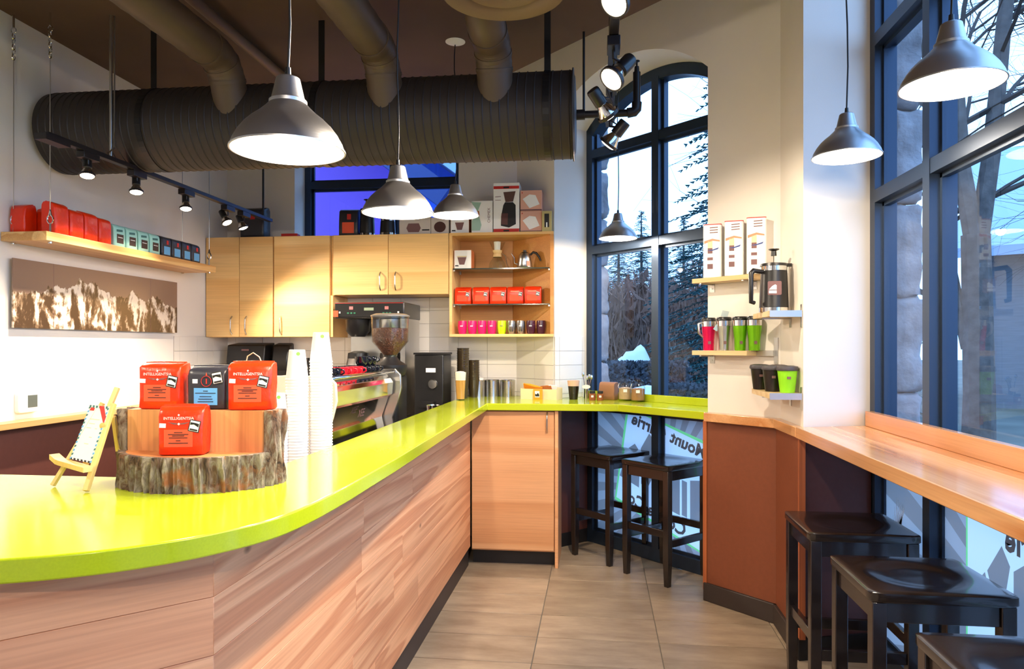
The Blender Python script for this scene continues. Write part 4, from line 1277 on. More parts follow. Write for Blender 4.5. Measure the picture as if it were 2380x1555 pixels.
def perf_mat():
    m, nt, p = newmat('perforated_steel'); N = nt.nodes; L = nt.links
    p.inputs['Metallic'].default_value = 1; p.inputs['Roughness'].default_value = .22
    tc = N.new('ShaderNodeTexCoord'); vo = N.new('ShaderNodeTexVoronoi'); vo.inputs['Scale'].default_value = 85; vo.inputs['Randomness'].default_value = .1
    L.new(tc.outputs['Object'], vo.inputs['Vector'])
    r = N.new('ShaderNodeValToRGB'); r.color_ramp.elements[0].position = .22; r.color_ramp.elements[0].color = (.02,.02,.02,1)
    r.color_ramp.elements[1].position = .3; r.color_ramp.elements[1].color = S(205,200,196)
    L.new(vo.outputs['Distance'], r.inputs['Fac']); L.new(r.outputs['Color'], p.inputs['Base Color'])
    return m
M['perf'] = perf_mat()
for i, (x, y, w) in enumerate(((-.905,5.375,'beside the smoked cups'),(-.800,5.415,'middle of the three'),(-.680,5.395,'beside the sugar caddy'))):
    c = thing('utensil_canister', 'perforated steel canister on the lime counter, ' + w, 'canister', (x,y,H))
    obj('drum', MB().lathe([(0,0),(.056,0),(.056,.125),(.053,.125),(.053,.004),(0,.004)], 32), M['perf'], c, smooth=40)
    obj('rim', MB().lathe([(.0565,.118),(.0585,.12),(.0585,.126),(.0565,.126)], 32, closed=True), M['chrome'], c, smooth=40)
    if i == 0: obj('napkin_roll', MB().lathe([(0,.005),(.045,.005),(.045,.14),(.02,.15),(0,.15)], 24), M['paper'], c, smooth=40)
# sugar caddy
ca = atan2(-.096,.283)
sc_ = thing('sugar_caddy', 'cream card caddy filled with sugar packets on the lime counter', 'caddy', (-.405,5.165,H), ca)
M['card'] = mat('cream_card', S(226,208,164), .6)
obj('tray', MB().box(-.14,.14,-.055,-.052,0,.075).box(-.14,.14,.052,.055,0,.085).box(-.14,-.137,-.052,.052,0,.08).box(.137,.14,-.052,.052,0,.08).box(-.137,.137,-.052,.052,0,.004), M['card'], sc_)
M['pk_or'] = mat('raw_sugar_paper', S(236,150,36), .55); M['pk_br'] = mat('brown_sugar_paper', S(186,112,58), .55)
def packet(label, x, y, ang, m, tilt=.35, z=.05, group=None):
    t = obj('sugar_packet', MB().box(-.03,.03,-.004,.004,0,.06), M[m], rot=(tilt,ang*.5,ca+ang))
    t.location = (sc_.location.x+x*cos(ca)-y*sin(ca), sc_.location.y+x*sin(ca)+y*cos(ca), H+z)
    tag(t, label, 'sugar packet', group)
for k in range(7): packet('orange raw sugar packet standing in the cream caddy', -.115+.016*k, .02-.004*k, .15, 'pk_or', .5, .055-.003*k, 'orange packets in the caddy')
for k in range(3): packet('brown sugar packet standing in the cream caddy', .035+.014*k, .0, -.2, 'pk_br', .3, .04, 'brown packets in the caddy')
packet('white sweetener packet with blue print in the cream caddy', .09, .0, .1, 'paper', .3, .045)
cdy = thing('price_card', 'small orange framed card with a mountain badge leaning on the sugar caddy', 'sign', (-.425,5.095,H), ca)
obj('card', MB().box(-.035,.035,-.003,.003,0,.075), M['pk_or'], cdy)
obj('badge', MB().box(-.022,.014,-.0036,-.0031,.018,.062), M['paper'], cdy)
obj('badge_mountain', front([(-.020,.024),(.012,.024),(.012,.036),(.002,.05),(-.008,.038),(-.02,.044)], -.0037), M['ink'], cdy)
# iced tea cup
dk = thing('dark_iced_cup', 'plastic cup of dark iced coffee with pale rim beside the sugar caddy', 'drink', (-.175,5.17,H))
obj('coffee', MB().lathe([(0,0),(.030,0),(.040,.095),(0,.095)], 24), mat('dark_coffee', S(28,20,16), .15), dk, smooth=40)
obj('rim', MB().lathe([(.0402,.096),(.045,.135),(.043,.135),(.0385,.096)], 24, closed=True), mat('pale_pink_rim', S(226,184,162), .4), dk, smooth=40)
# cutlery holder
ch = thing('cutlery_tin', 'slim steel holder of teaspoons with an oval white tag', 'utensil holder', (-.085,5.235,H))
obj('tube', MB().lathe([(0,0),(.022,0),(.022,.10),(.02,.10),(.02,.004),(0,.004)], 20), M['chrome'], ch, smooth=40)
obj('oval_tag', MB().lathe([(0,0),(.030,0),(.030,.0012),(0,.0012)], 24, T3(.0,-.024,.088)@RX(pi/2)@Matrix.Diagonal((1,.5,1,1))), M['paper'], ch)
for k, (dx, dy, l) in enumerate(((-.022,.0,.155),(.02,.004,.14),(.035,-.004,.135),(.005,.012,.13))):
    s_ = thing('teaspoon', 'teaspoon standing in the slim steel holder', 'spoon', (-.085,5.235,H+.01), 0, 'spoons in the steel holder')
    obj('stem', MB().tube([(0,0,0),(dx,dy,l)], [.0022,.003], 6), M['chrome'], s_)
    obj('bowl', MB().sphere((dx*1.1,dy*1.1,l+.012), .010, 10, 6, sz=1.6), M['chrome'], s_, smooth=60)
# small jars
for i, (x, y, w) in enumerate(((-.040,5.095,'beside the cutlery holder'),(.015,5.085,'in front of the brown paper bag'))):
    j = thing('spice_jar', 'small glass jar of cinnamon with dark lid, ' + w, 'jar', (x,y,H))
    obj('spice', MB().lathe([(0,0),(.022,0),(.024,.006),(.024,.048),(0,.048)], 20), mat('cinnamon', S(150,82,48), .5), j, smooth=40)
    obj('lid', MB().lathe([(0,.05),(.020,.05),(.020,.066),(0,.066)], 20), M['ink'], j, smooth=40)
    obj('label', MB().box(-.008,.008,-.0248,-.0242,.022,.036), M['paper'], j)
tag(obj('paper_bag', bag_mesh(.13,.075,.125,9,.004), mat('kraft_bag', S(150,104,72), .6), loc=(.075,5.175,H), rz=radians(-30), smooth=60), 'brown kraft paper bag lying against the window ledge', 'bag')
for i, (x, y, c, w) in enumerate(((.190,5.085,S(206,170,130),'of pale sugar beside the brown paper bag'),(.272,5.000,S(172,120,74),'of brown sugar next to the green upstand'))):
    j = thing('storage_jar', 'clip-top glass jar ' + w, 'jar', (x,y,H))
    obj('glass', MB().lathe([(0,0),(.046,0),(.049,.01),(.049,.10),(.042,.118),(.042,.128),(.0395,.128),(.0395,.117),(.0465,.099),(.0465,.012),(0,.004)], 28), M['clear'], j, smooth=40)
    obj('sugar', MB().lathe([(0,.005),(.045,.012),(.045,.088),(.02,.094),(0,.092)], 28), mat('jar_fill_%d' % i, c, .8, noise=.08, nscale=60), j, smooth=40)
    obj('lid', MB().lathe([(0,.150),(.030,.150),(.041,.140),(.041,.129),(0,.129)], 28), M['clear'], j, smooth=40)
    obj('clip', MB().tube([(-.043,-.006,.122),(-.05,-.01,.10),(-.044,-.016,.085)], .002, 5), M['steel'], j)
    obj('label', MB().box(-.016,.010,-.0512,-.0502,.062,.082), M['paper'], j)

# ------------------------------------------------------------------ display case contents
def drawn_box(label, x0, x1, y0, z, h, dep, face=None, cat='box', rz=0, side=None, name='product_box'):
    w = x1-x0
    t = thing(name, label, cat, ((x0+x1)/2, y0, z), rz)
    obj('carton', MB().box(-w/2,w/2,0,dep,0,h), side or M['paper'], t, bevel=.001, seg=1)
    if face: obj('front_print', MB().box(-w/2+.002,w/2-.002,-.0006,-.0001,.002,h-.002), face, t)
    return t, w
def fr(t, poly, m, nm='print', y=-.0008): return obj(nm, front(poly, y), m, t)
M['pink_card'] = mat('pink_card', S(222,168,146), .6)
M['grey_card'] = mat('grey_card', S(206,196,186), .6)
t, w = drawn_box('white box with a coffee glass picture on the top glass shelf', -1.055, -.925, 5.215, SH1, .138, .125, side=mat('orange_side', S(214,120,70), .6), face=M['paper'])
fr(t, [(-.025,.03),(.012,.03),(.028,.085),(-.04,.085)], M['inkgrey'], 'glass_picture'); fr(t, [(-.04,.086),(.028,.086),(.03,.094),(-.042,.094)], M['card'], 'foam_picture', -.0008); fr(t, [(-.058,.018),(-.03,.018),(-.034,.027),(-.056,.026)], M['ink'], 'bean_picture')
cx_ = thing('pour_over_brewer', 'hourglass glass coffee brewer with wooden collar on the top shelf', 'coffee maker', (-.745,5.30,SH1))
obj('glass_body', MB().lathe([(0,.001),(.055,.001),(.064,.012),(.060,.045),(.022,.105),(.020,.120),(.030,.140),(.060,.205),(.058,.206),(.028,.141),(.018,.120),(.020,.104),(.057,.044),(.061,.013),(0,.004)], 32), M['clear'], cx_, smooth=40)
obj('wood_collar', MB().lathe([(.0245,.098),(.034,.092),(.032,.112),(.027,.118),(.034,.126),(.036,.142),(.031,.142),(.0225,.120)], 28, closed=True), M['shelfx'], cx_, smooth=40)
obj('filter', MB().lathe([(0,.13),(.022,.145),(.026,.205),(.024,.206),(0,.15)], 20), M['paper'], cx_)
obj('spout_handle', MB().tube([(.034,-.0,.12),(.062,0,.10),(.072,0,.04),(.088,0,.012),(.10,0,.01)], .0035, 6), M['steel'], cx_, smooth=60)
ke = thing('gooseneck_kettle', 'stainless pour-over kettle with black handle on the top shelf', 'kettle', (-.535,5.255,SH1))
obj('vessel', MB().lathe([(0,0),(.056,0),(.060,.006),(.054,.03),(.055,.034),(.048,.06),(.049,.064),(.038,.10),(.032,.112),(0,.112)], 32), M['steel'], ke, smooth=35)
obj('lid', MB().lathe([(0,.113),(.028,.113),(.022,.12),(.012,.121),(.014,.134),(0,.135)], 20), M['black'], ke, smooth=40)
obj('handle', MB().tube([(.040,0,.098),(.062,0,.118),(.085,0,.112),(.105,0,.085),(.118,0,.055)], [.007,.009,.009,.008,.006], 8), M['black'], ke, smooth=60)
obj('spout', MB().tube([(-.050,0,.03),(-.075,0,.04),(-.078,0,.08),(-.098,0,.112)], [.007,.005,.004,.0035], 8), M['chrome'], ke, smooth=60)
obj('price_tag', MB().box(.020,.045,-.062,-.0612,.012,.05), M['pink_card'], ke)
for i, x in enumerate((-.990,-.857,-.728,-.600,-.470)):
    make_bag(('orange foil coffee bag in the display case, at the brewer end of the row','orange foil coffee bag in the display case, second from the brewer end','orange foil coffee bag at the centre of the display case row','orange foil coffee bag in the display case, second from the window end','orange foil coffee bag in the display case, at the window end of the row')[i], (x,5.245 if i < 4 else 5.225,SH2), random.uniform(-.04,.04), .124,.07,.124, detail=1, seed=20+i, group='bags in the display case')
def mug(label, x, m, group=None):
    t = thing('travel_mug', label, 'mug', (x,5.235,Z0+.02), 0, group)
    obj('barrel', MB().lathe([(0,0),(.024,0),(.030,.02),(.034,.055),(.033,.085),(.031,.098),(.029,.098),(.031,.085),(.032,.055),(.027,.02),(0,.006)], 26), M[m], t, smooth=50)
    obj('logo', MB().box(-.010,.010,-.0350,-.0342,.056,.062), M['paper'] if m != 'limec' else M['inkgrey'], t)
    return t
M['pink'] = mat('pink_ceramic', S(232,28,108), .25); M['limec'] = mat('lime_ceramic', S(190,230,20), .25); M['plum'] = mat('plum_ceramic', S(72,30,48), .25); M['smoke'] = mat('steel_mug', S(160,152,144), .2, metal=.9)
for x, w in ((-.997,'at the end against the case side'),(-.922,'second from the case side'),(-.849,'second from the lime mug'),(-.776,'next to the lime mug')): mug('hot pink mug in the display case, ' + w, x, 'pink', 'pink mugs in the display case')
mug('lime green mug between the pink and steel mugs', -.702, 'limec')
for x, w in ((-.630,'lime mug'),(-.562,'plum mugs')): mug('steel mug in the display case next to the ' + w, x, 'smoke', 'steel mugs in the display case')
for x, w in ((-.488,'next to the steel mugs'),(-.413,'at the angled side of the case')): mug('dark plum mug in the display case ' + w, x, 'plum', 'plum mugs in the display case')

# ------------------------------------------------------------------ on top of the cabinets
ZT = Z1+.001
make_bag('large black foil bag with red emblem on the cabinets near the corner', (-2.64,5.30,ZT), radians(-4), .205,.12,.24, m='navy', detail=1, seed=31, lab='navy')
tag(obj('red_tin', MB().prism([(-.065,-.04),(.065,-.04),(.055,.04),(-.055,.04)], 0, .03), M['inkred'], loc=(-2.34,5.28,ZT), bevel=.003), 'flat red tin lying on the maple cabinets', 'tin')
make_bag('black foil bag with an orange label on the cabinets in front of the high window', (-1.87,5.27,ZT), radians(3), .150,.10,.205, m='navy', detail=1, seed=32, lab='label_or')
def press(label, x, y, z, h, r, group=None, plunger=True, sc=1.0):
    t = thing('coffee_press', label, 'coffee press', (x,y,z))
    obj('jug', MB().lathe([(0,.022*sc),(r,.022*sc),(r*.9,h),(0,h)], 28), M['black'], t, smooth=40)
    obj('base_ring', MB().lathe([(0,0),(r*1.02,0),(r*1.02,.021*sc),(0,.021*sc)], 28), M['chrome'], t, smooth=40)
    obj('collar', MB().lathe([(r*.9,h),(r*.91,h+.022),(r*.85,h+.022),(0,h+.012)], 28), M['chrome'], t, smooth=40)
    obj('lid', MB().lathe([(0,h+.023),(r*.95,h+.023),(r*.9,h+.036),(r*.3,h+.042),(0,h+.042)], 28), M['black'], t, smooth=40)
    if plunger:
        obj('plunger', MB().tube([(0,0,h+.04),(0,0,h+.09)], .004, 8), M['chrome'], t)
        obj('knob', MB().lathe([(0,h+.075),(.014,h+.076),(.012,h+.10),(.026,h+.106),(.026,h+.110),(0,h+.112)], 20), M['black'], t, smooth=40)
    return t
press('black travel coffee press with chrome base beside the orange-labelled bag', -1.735, 5.27, ZT, .17, .058, plunger=True)
press('short black coffee press with chrome base hidden behind the middle lamp', -1.575, 5.27, ZT, .11, .060, plunger=False)
t, w = drawn_box('wide grey box with a glass teapot picture on the cabinets', -1.475, -1.235, 5.23, ZT, .135, .12, side=M['grey_card'])
fr(t, [(-.05,.02),(.03,.02),(.045,.05),(.03,.085),(-.05,.085),(-.065,.05)], M['inkgrey'], 'teapot_picture'); fr(t, [(.055,.03),(.11,.03),(.11,.04),(.055,.04)], M['ink'], 'title_line')
t, w = drawn_box('small white box with a round carafe picture on the cabinets', -1.232, -1.098, 5.23, ZT, .125, .12, side=M['grey_card'])
fr(t, [(.0+.045*cos(a*pi/8),.055+.04*sin(a*pi/8)) for a in range(16)], mat('cola_print', S(66,26,22), .5), 'carafe_picture')
t, w = drawn_box('white box with a coffee glass picture on the cabinets beside the lamp', -1.085, -.945, 5.23, ZT, .138, .125, side=mat('rust_side', S(150,84,50), .6), face=M['paper'])
fr(t, [(-.02,.03),(.016,.03),(.032,.085),(-.036,.085)], M['inkgrey'], 'glass_picture'); fr(t, [(-.062,.02),(-.03,.02),(-.034,.03),(-.058,.03)], M['ink'], 'bean_picture')
t, w = drawn_box('white hourglass brewer box with green glass picture on the display case', -.925, -.768, 5.215, ZT, .238, .12, side=M['paper'])
M['pgreen'] = mat('print_green', S(160,196,180), .5)
fr(t, [(-.078,.232),(-.006,.225),(-.03,.165),(-.055,.165)], M['pgreen'], 'cone_picture'); fr(t, [(-.06,.165),(-.022,.165),(-.018,.13),(-.05,.13)], M['pk_br'], 'collar_picture'); fr(t, [(-.05,.128),(-.022,.128),(-.004,.06),(-.015,.02),(-.076,.02),(-.076,.09)], M['pgreen'], 'flask_picture')
tx = text_mb('CHEMEX', .028); obj('title', xf(tx, T3(.052,-.001,.13)@RX(pi/2)@RZ(pi/2)), M['inkgrey'], t)
t, w = drawn_box('tall white grinder box with red bands on the display case', -.760, -.570, 5.205, ZT, .363, .15, side=M['paper'])
for a, b in ((.0,.028),(.318,.340)):
    q = fr(t, [(-w/2+.001,a+.001),(w/2-.001,a+.001),(w/2-.001,b),(-w/2+.001,b)], M['inkred'], 'red_band')
    obj('brand_plate', front(quad(0,(a+b)/2,.042,.012), -.0016), M['ink'], q)
fr(t, [(-.022,.295),(.068,.300),(.050,.225),(-.006,.222)], mat('smoky_print', S(96,66,58), .5), 'hopper_picture')
fr(t, [(-.010,.221),(.048,.221),(.068,.20),(.070,.06),(.02,.036),(-.040,.05),(-.038,.12),(-.022,.20)], M['ink'], 'machine_picture')
fr(t, [(-.036,.14),(.012,.14),(.010,.055),(-.036,.06)], mat('maroon_print', S(92,54,52), .5), 'bin_picture', -.0015)
fr(t, [(-.082,.26),(-.04,.262),(-.04,.266),(-.082,.264)], M['inkgrey'], 'script'); fr(t, [(-.082,.236),(-.04,.236),(-.04,.239),(-.082,.239)], M['inkgrey'], 'small_print')
for z, h, lab in ((ZT+.156,.148,'pink paper filter box stacked on top of another filter box'),(ZT,.154,'pink paper filter box under another filter box on the display case')):
    t, w = drawn_box(lab, -.562, -.405, 5.205, z, h, .14, side=M['pink_card'])
    fr(t, [(-.062,.085),(-.012,.118),(.032,.112),(.062,.045),(-.012,.018)], M['paper'], 'filter_picture'); fr(t, [(-w/2,0.001),(w/2,.001),(w/2,.010),(-w/2,.010)], M['inkgrey'], 'base_band'); fr(t, [(-.068,h-.022),(-.062,h-.022),(-.062,h-.012),(-.068,h-.012)], M['inkred'], 'mark')
t, w = drawn_box('slim olive box with a black flask picture at the end of the display case', -.402, -.332, 5.185, ZT, .148, .05, side=mat('olive_card', S(196,180,120), .6))
fr(t, [(-.018,.03),(.016,.03),(.016,.128),(-.018,.128)], M['ink'], 'flask_picture'); fr(t, [(-.006,.03),(.004,.03),(.004,.065),(-.006,.065)], M['paper'], 'highlight', -.0015)

# ------------------------------------------------------------------ bags on the hanging shelf
for i, (x, y, a) in enumerate(((-2.928,3.365,0),(-2.868,3.462,.1))):
    make_bag(('orange foil coffee bag pressed into the end of the hanging shelf, against the wall','orange foil coffee bag behind the front shelf cable, one in from the wall')[i], (x,y,SZ), a, .085,.09,.150, detail=0, seed=40+i, group='orange bags at the shelf end')
for i, y in enumerate((3.405,3.515,3.625,3.735)):
    make_bag(('tall orange foil bag beside the front cable of the hanging shelf','orange foil bag on the hanging shelf, third from the mint bags','orange foil bag on the hanging shelf, second from the mint bags','orange foil bag on the hanging shelf, touching the first mint bag')[i], (-2.785,y,SZ), pi/2, .105,.085,(.165,.150,.155,.145)[i], detail=0, seed=45+i, group='orange bags on the hanging shelf')
for i in range(4):
    make_bag('mint green coffee bag with dark label, ' + ('next to the orange bags','second from the orange bags','second from the black bags','next to the black bags')[i], (-2.785,3.862+.112*i,SZ), pi/2, .104,.075,.130, m='mint', seed=50+i, group='mint bags on the hanging shelf')
for i in range(4):
    make_bag('black coffee bag with blue label on the hanging shelf, ' + ('next to the mint bags','second from the mint bags','second from the far cable','next to the far cable')[i], (-2.785,4.318+.114*i,SZ), pi/2, .108,.075,.130, m='navy', detail=1, seed=55+i, group='black bags on the hanging shelf')

# ------------------------------------------------------------------ column shelves
def ikea_shelf(label, loc, rz, L, dep, brs):
    t = thing('wall_shelf', label, 'shelf', loc, rz)
    obj('board', MB().box(0,L,-dep,-.004,-.026,0), M['shelfx'], t, bevel=.001, seg=1)
    for x in brs:
        b = obj('bracket', MB().box(x-.006,x+.006,-dep+.004,-.003,-.034,-.0265).box(x-.016,x+.016,-.004,-.0005,-.075,-.027), M['steel'], t)
        obj('screw', MB().lathe([(0,0),(.004,0),(.003,.002),(0,.002)], 8, T3(x,-.004,-.055)@RX(pi/2)), M['steel'], b)
    return t
sd = .118
def dloc(s, z): return (cE[0]+s*.70711, cE[1]-s*.70711, z)
ikea_shelf('top birch shelf on the column face beside the arched window', dloc(-.022,1.856), DIAG, .40, sd, (.055,.33))
t3 = ikea_shelf('birch shelf of travel tumblers on the column beside the arched window', dloc(-.022,1.446), DIAG, .36, sd, (.055,))
obj('end_cap', MB().box(.361,.46,-.03,-.004,-.028,.002).box(.45,.474,-.006,-.001,-.07,.07), M['steel'], t3)
ks = thing('column_shelf', 'birch shelf with steel end bracket under the black coffee press', 'shelf', (CX0,3.545,1.640))
def side_shelf(t, L):
    obj('board', MB().box(-.150,-.004,.004,L,-.026,0), M['shelfx'], t)
    obj('end_bracket', MB().box(-.150,-.001,-.004,.003,-.030,.001), M['steel'], t)
    obj('bracket', MB().box(-.14,-.003,.20,.212,-.034,-.0265).box(-.004,-.0005,.19,.222,-.075,-.027), M['steel'], t)
    obj('bracket', MB().box(-.004,-.0005,.0,.02,-.08,.03), M['steel'], t)
side_shelf(ks, .37)
ks2 = thing('column_shelf', 'lowest birch shelf on the column holding lidded cups', 'shelf', (CX0,3.545,1.246))
side_shelf(ks2, .40)
# tall press boxes
M['boxside'] = mat('cream_box_side', S(232,206,176), .6); M['boxred'] = mat('box_red_edge', S(190,50,40), .5)
for i, (x, y, w) in enumerate(((.648,4.192,'at the window end of the top shelf'),(.748,4.092,'in the middle of the three'),(.846,3.994,'nearest the black coffee press'))):
    t = thing('press_box', 'tall white coffee press carton, ' + w, 'box', (x,y,1.857), radians(-12))
    bw = .050
    obj('carton', MB().prism(rrect(-bw,bw,-bw,bw,.012,3), 0, .300), M['paper'], t)
    obj('top_edge', MB().prism(rrect(-bw-.0004,bw+.0004,-bw-.0004,bw+.0004,.012,3), .2955, .3005), M['boxred'], t)
    f = -bw
    fr(t, [(-.044,.205),(.0,.218),(.040,.208),(.040,.200),(.0,.206),(-.044,.190)], mat('salmon_print', S(236,140,104), .5), 'swoosh', f-.0002)
    fr(t, quad(-.012,.175,.026,.06), M['card'], 'jug_picture', f-.0002); fr(t, quad(-.012,.150,.026,.03), M['inkgrey'], 'coffee_picture', f-.0009)
    fr(t, [(-.034,.150),(.0,.156),(.036,.168),(.030,.158),(.0,.150)], M['inkblue'], 'logo_stroke', f-.0012)
    for z, h, ww in ((.105,.016,.030),(.062,.028,.030)): fr(t, quad(-.012,z,ww,h), M['inkgrey'], 'photo', f-.0002)
    for k in range(3): fr(t, quad(.008,.280-.014*k,.044,.005,.04), M['inkgrey'], 'text_line', f-.0002)
# big black press
bp = press('big black travel coffee press with mountain badge on the column shelf', .872, 3.72, 1.641, .205, .070)
bp.rotation_euler[2] = radians(0)
obj('side_handle', MB().tube([(-.062,-.02,.200),(-.105,-.035,.205),(-.118,-.038,.19),(-.118,-.038,.05),(-.10,-.03,.045)], [.011,.013,.013,.012,.010], 10), M['black'], bp, smooth=60)
obj('pour_lip', MB().prism([(.03,-.02),(.085,-.008),(.085,.008),(.03,.02)], .226, .242), M['black'], bp)
bd = obj('badge', MB().prism(rrect(-.032,.032,-.034,.034,.006,3), 0, .001, T3(-.012,-.068,.115)@RX(pi/2)@RY(radians(-10))), M['inkgrey'], bp)
obj('badge_mountain', xf(front([(-.028,-.008),(-.012,.010),(.002,.018),(.014,.010),(.026,-.008)], -.0015), T3(-.012,-.0685,.115)), M['paper'], bp)
obj('badge_text', xf(front([(-.028,-.026),(.028,-.026),(.028,-.012),(-.028,-.012)], -.0015), T3(-.012,-.0685,.115)), M['paper'], bp)
# tumblers
M['tum_pink'] = mat('magenta_metal', S(226,20,88), .22, metal=.55); M['tum_green'] = mat('green_metal', S(120,190,20), .22, metal=.55)
def tumbler(label, x, y, m, handle=False, group=None):
    t = thing('travel_tumbler', label, 'tumbler', (x,y,1.447), 0, group)
    obj('sleeve', MB().lathe([(0,0),(.029,0),(.030,.01),(.031,.06),(.036,.10),(.039,.135),(0,.135)], 26), M[m], t, smooth=40)
    obj('steel_band', MB().lathe([(0,.1355),(.0392,.1355),(.0405,.165),(0,.165)], 26), M['chrome'], t, smooth=40)
    obj('lid', MB().lathe([(0,.166),(.0415,.166),(.042,.176),(.036,.186),(0,.187)], 26), M['black'], t, smooth=40)
    obj('logo', MB().box(-.008,.008,-.0325,-.0318,.035,.052), M['inkgrey'], t)
    if handle: obj('handle', MB().tube([(-.036,-.01,.16),(-.058,-.015,.15),(-.056,-.015,.10),(-.034,-.01,.075)], [.006,.008,.008,.005], 8), M['steel'], t, smooth=60)
    return t
tumbler('magenta travel tumbler with steel handle on the column shelf', .628, 4.215, 'tum_pink', True)
tumbler('plain steel travel tumbler with paper tag beside the magenta tumbler', .700, 4.130, 'steel')
tumbler('green metal travel tumbler next to the plain steel tumbler', .773, 4.058, 'tum_green')
tumbler('green metal travel tumbler at the bracket end of the shelf', .838, 4.005, 'tum_green')
tg = tag(obj('swing_tag', MB().box(-.012,.012,-.001,.001,-.03,.03), mat('blue_tag', S(170,200,214), .5), rot=(.2,.6,0), loc=(.668,4.135,1.585)), 'pale blue swing tag hanging between the magenta and steel tumblers', 'tag')
tg2 = tag(obj('swing_tag', MB().box(-.02,.02,-.001,.001,-.018,.018), mat('blue_tag2', S(214,232,236), .5), rot=(.3,.2,.2), loc=(.705,4.135,1.652)), 'pale paper tag standing up on the plain steel tumbler lid', 'tag')
M['cupk'] = mat('black_cup', S(26,20,22), .3); M['cupg'] = mat('lime_cup', S(140,214,30), .35); M['lidg'] = mat('charcoal_lid', S(66,62,66), .45)
def keep(label, x, y, m):
    t = thing('lidded_cup', label, 'cup', (x,y,1.247))
    obj('cup', MB().lathe([(0,0),(.034,0),(.046,.105),(0,.105)], 28), M[m], t, smooth=40)
    obj('lid', MB().lathe([(0,.106),(.050,.106),(.052,.114),(.048,.126),(.030,.130),(.02,.122),(0,.122)], 28), M['lidg'], t, smooth=40)
    obj('logo', MB().box(-.012,.006,-.0440,-.0424,.066,.078), M['inkgrey'], t)
keep('black lidded coffee cup at the far end of the lowest column shelf', .838, 3.875, 'cupk')
keep('black lidded coffee cup at the front corner of the lowest column shelf', .860, 3.700, 'cupk')
keep('lime green lidded cup against the column behind another lime cup', .910, 3.792, 'cupg')
keep('lime green lidded cup at the near end of the lowest column shelf', .908, 3.605, 'cupg')

# ------------------------------------------------------------------ ductwork
def ribbed(r, L, pitch=.042, amp=.0035):
    prof = [(r-.01, 0)]; x = 0
    while x < L-pitch:
        prof += [(r,x+.002),(r,x+pitch*.72),(r+amp,x+pitch*.82),(r,x+pitch*.92)]; x += pitch
    prof += [(r,L-.002),(r-.01,L)]
    return prof
DX0, DX1, DYc, DZc, DR = -2.945, -.126, 3.65, 2.64, .215
du = thing('main_duct', 'big dark brown ribbed round air duct running across the room', 'duct', (DX0,DYc,DZc))
obj('pipe', MB().lathe(ribbed(DR, DX1-DX0), 56, RY(pi/2)), M['duct'], du, smooth=25)
obj('end_flange', MB().lathe([(DR-.02,0),(DR+.012,0),(DR+.012,.006),(DR-.02,.006)], 56, T3(DX1-DX0,0,0)@RY(pi/2), closed=True), M['duct'], du)
obj('end_cap', MB().lathe([(0,0),(DR-.005,0),(DR-.03,.012),(0,.012)], 48, T3(DX1-DX0+.001,0,0)@RY(pi/2)), M['duct'], du)
for x in (-2.35,-1.42,-.25):
    s_ = MB()
    s_.lathe([(DR+.001,-.016),(DR+.0045,-.016),(DR+.0045,.016),(DR+.001,.016)], 48, T3(x-DX0,0,0)@RY(pi/2), closed=True)
    s_.box(x-DX0-.016,x-DX0+.016,-DR*.35-.003,-DR*.35,.19,ZC-DZc-.004)
    obj('strap', s_, M['blackm'], du)
for i, (bx, w) in enumerate(((-1.87,'nearest the left wall'),(-1.055,'in the middle'),(-.50,'beside the ceiling diffuser'))):
    b = thing('branch_duct', 'brown spiral branch duct dropping into the main duct, ' + w, 'duct', (bx,DYc,DZc))
    r = .086
    pts = [(0,-2.9,.24)]; 
    y = -2.9
    straight = [(0,-2.9+.05*k,.27) for k in range(0,52)]
    if i == 2: straight = [(0,-.62,.512),(0,-.618,.46),(0,-.605,.40),(0,-.575,.345),(0,-.53,.302),(0,-.47,.277),(0,-.41,.270)]
    cv = []
    for k in range(13):
        a = radians(66)*k/12; R = .16
        cv.append((0, -.34+R*sin(a), .27-R*(1-cos(a))))
    last = Vector(cv[-1]); d_ = Vector((0,cos(radians(66)),-sin(radians(66))))
    tail = [tuple(last + d_*(.05*k)) for k in range(1,6)]
    path = [straight[0], straight[-1]] + cv
    path2 = []
    # ribbed skin: alternate radii along a dense path
    dense = []
    full = [Vector(p) for p in straight + cv + tail]
    rs = []
    for k, p in enumerate(full):
        dense.append(tuple(p)); rs.append(r + (.0025 if k % 2 else 0))
    obj('pipe', MB().tube(dense, rs, 32), mat('branch_brown', S(84,68,54), .5, noise=.1, nscale=5), b, smooth=40)
    for k in ((50, 58, 64) if i < 2 else (6, 14, 19)):
        if k >= len(full)-1: continue
        p = full[k]; dd = (full[k+1]-full[k-1]).normalized()
        obj('collar', MB().tube([tuple(p-dd*.008), tuple(p+dd*.008)], r+.005, 32), bpy.data.materials['branch_brown'], b, smooth=40)
df = thing('ceiling_diffuser', 'round stepped brown ceiling air diffuser beside the track spots', 'air vent', (-.37,2.80,2.86))
M['diff'] = mat('diffuser_brown', S(120,98,76), .5)
for k, (r0, r1, z) in enumerate(((.165,.245,.0),(.095,.155,.012),(.03,.085,.024))):
    obj('cone_ring', MB().lathe([(r0,z+.05),(r0+.02,z+.02),(r1-.02,z+.002),(r1,z),(r1,z+.006),(r1-.02,z+.010),(r0+.02,z+.03),(r0,z+.056)], 48, closed=True), M['diff'], df, smooth=40)
obj('neck', MB().lathe([(.13,.05),(.13,ZC-2.86),(.12,ZC-2.86),(.12,.05)], 36, closed=True), M['duct'], df, smooth=40)
obj('core', MB().lathe([(0,.04),(.03,.045),(.03,.06),(0,.06)], 20), M['diff'], df)
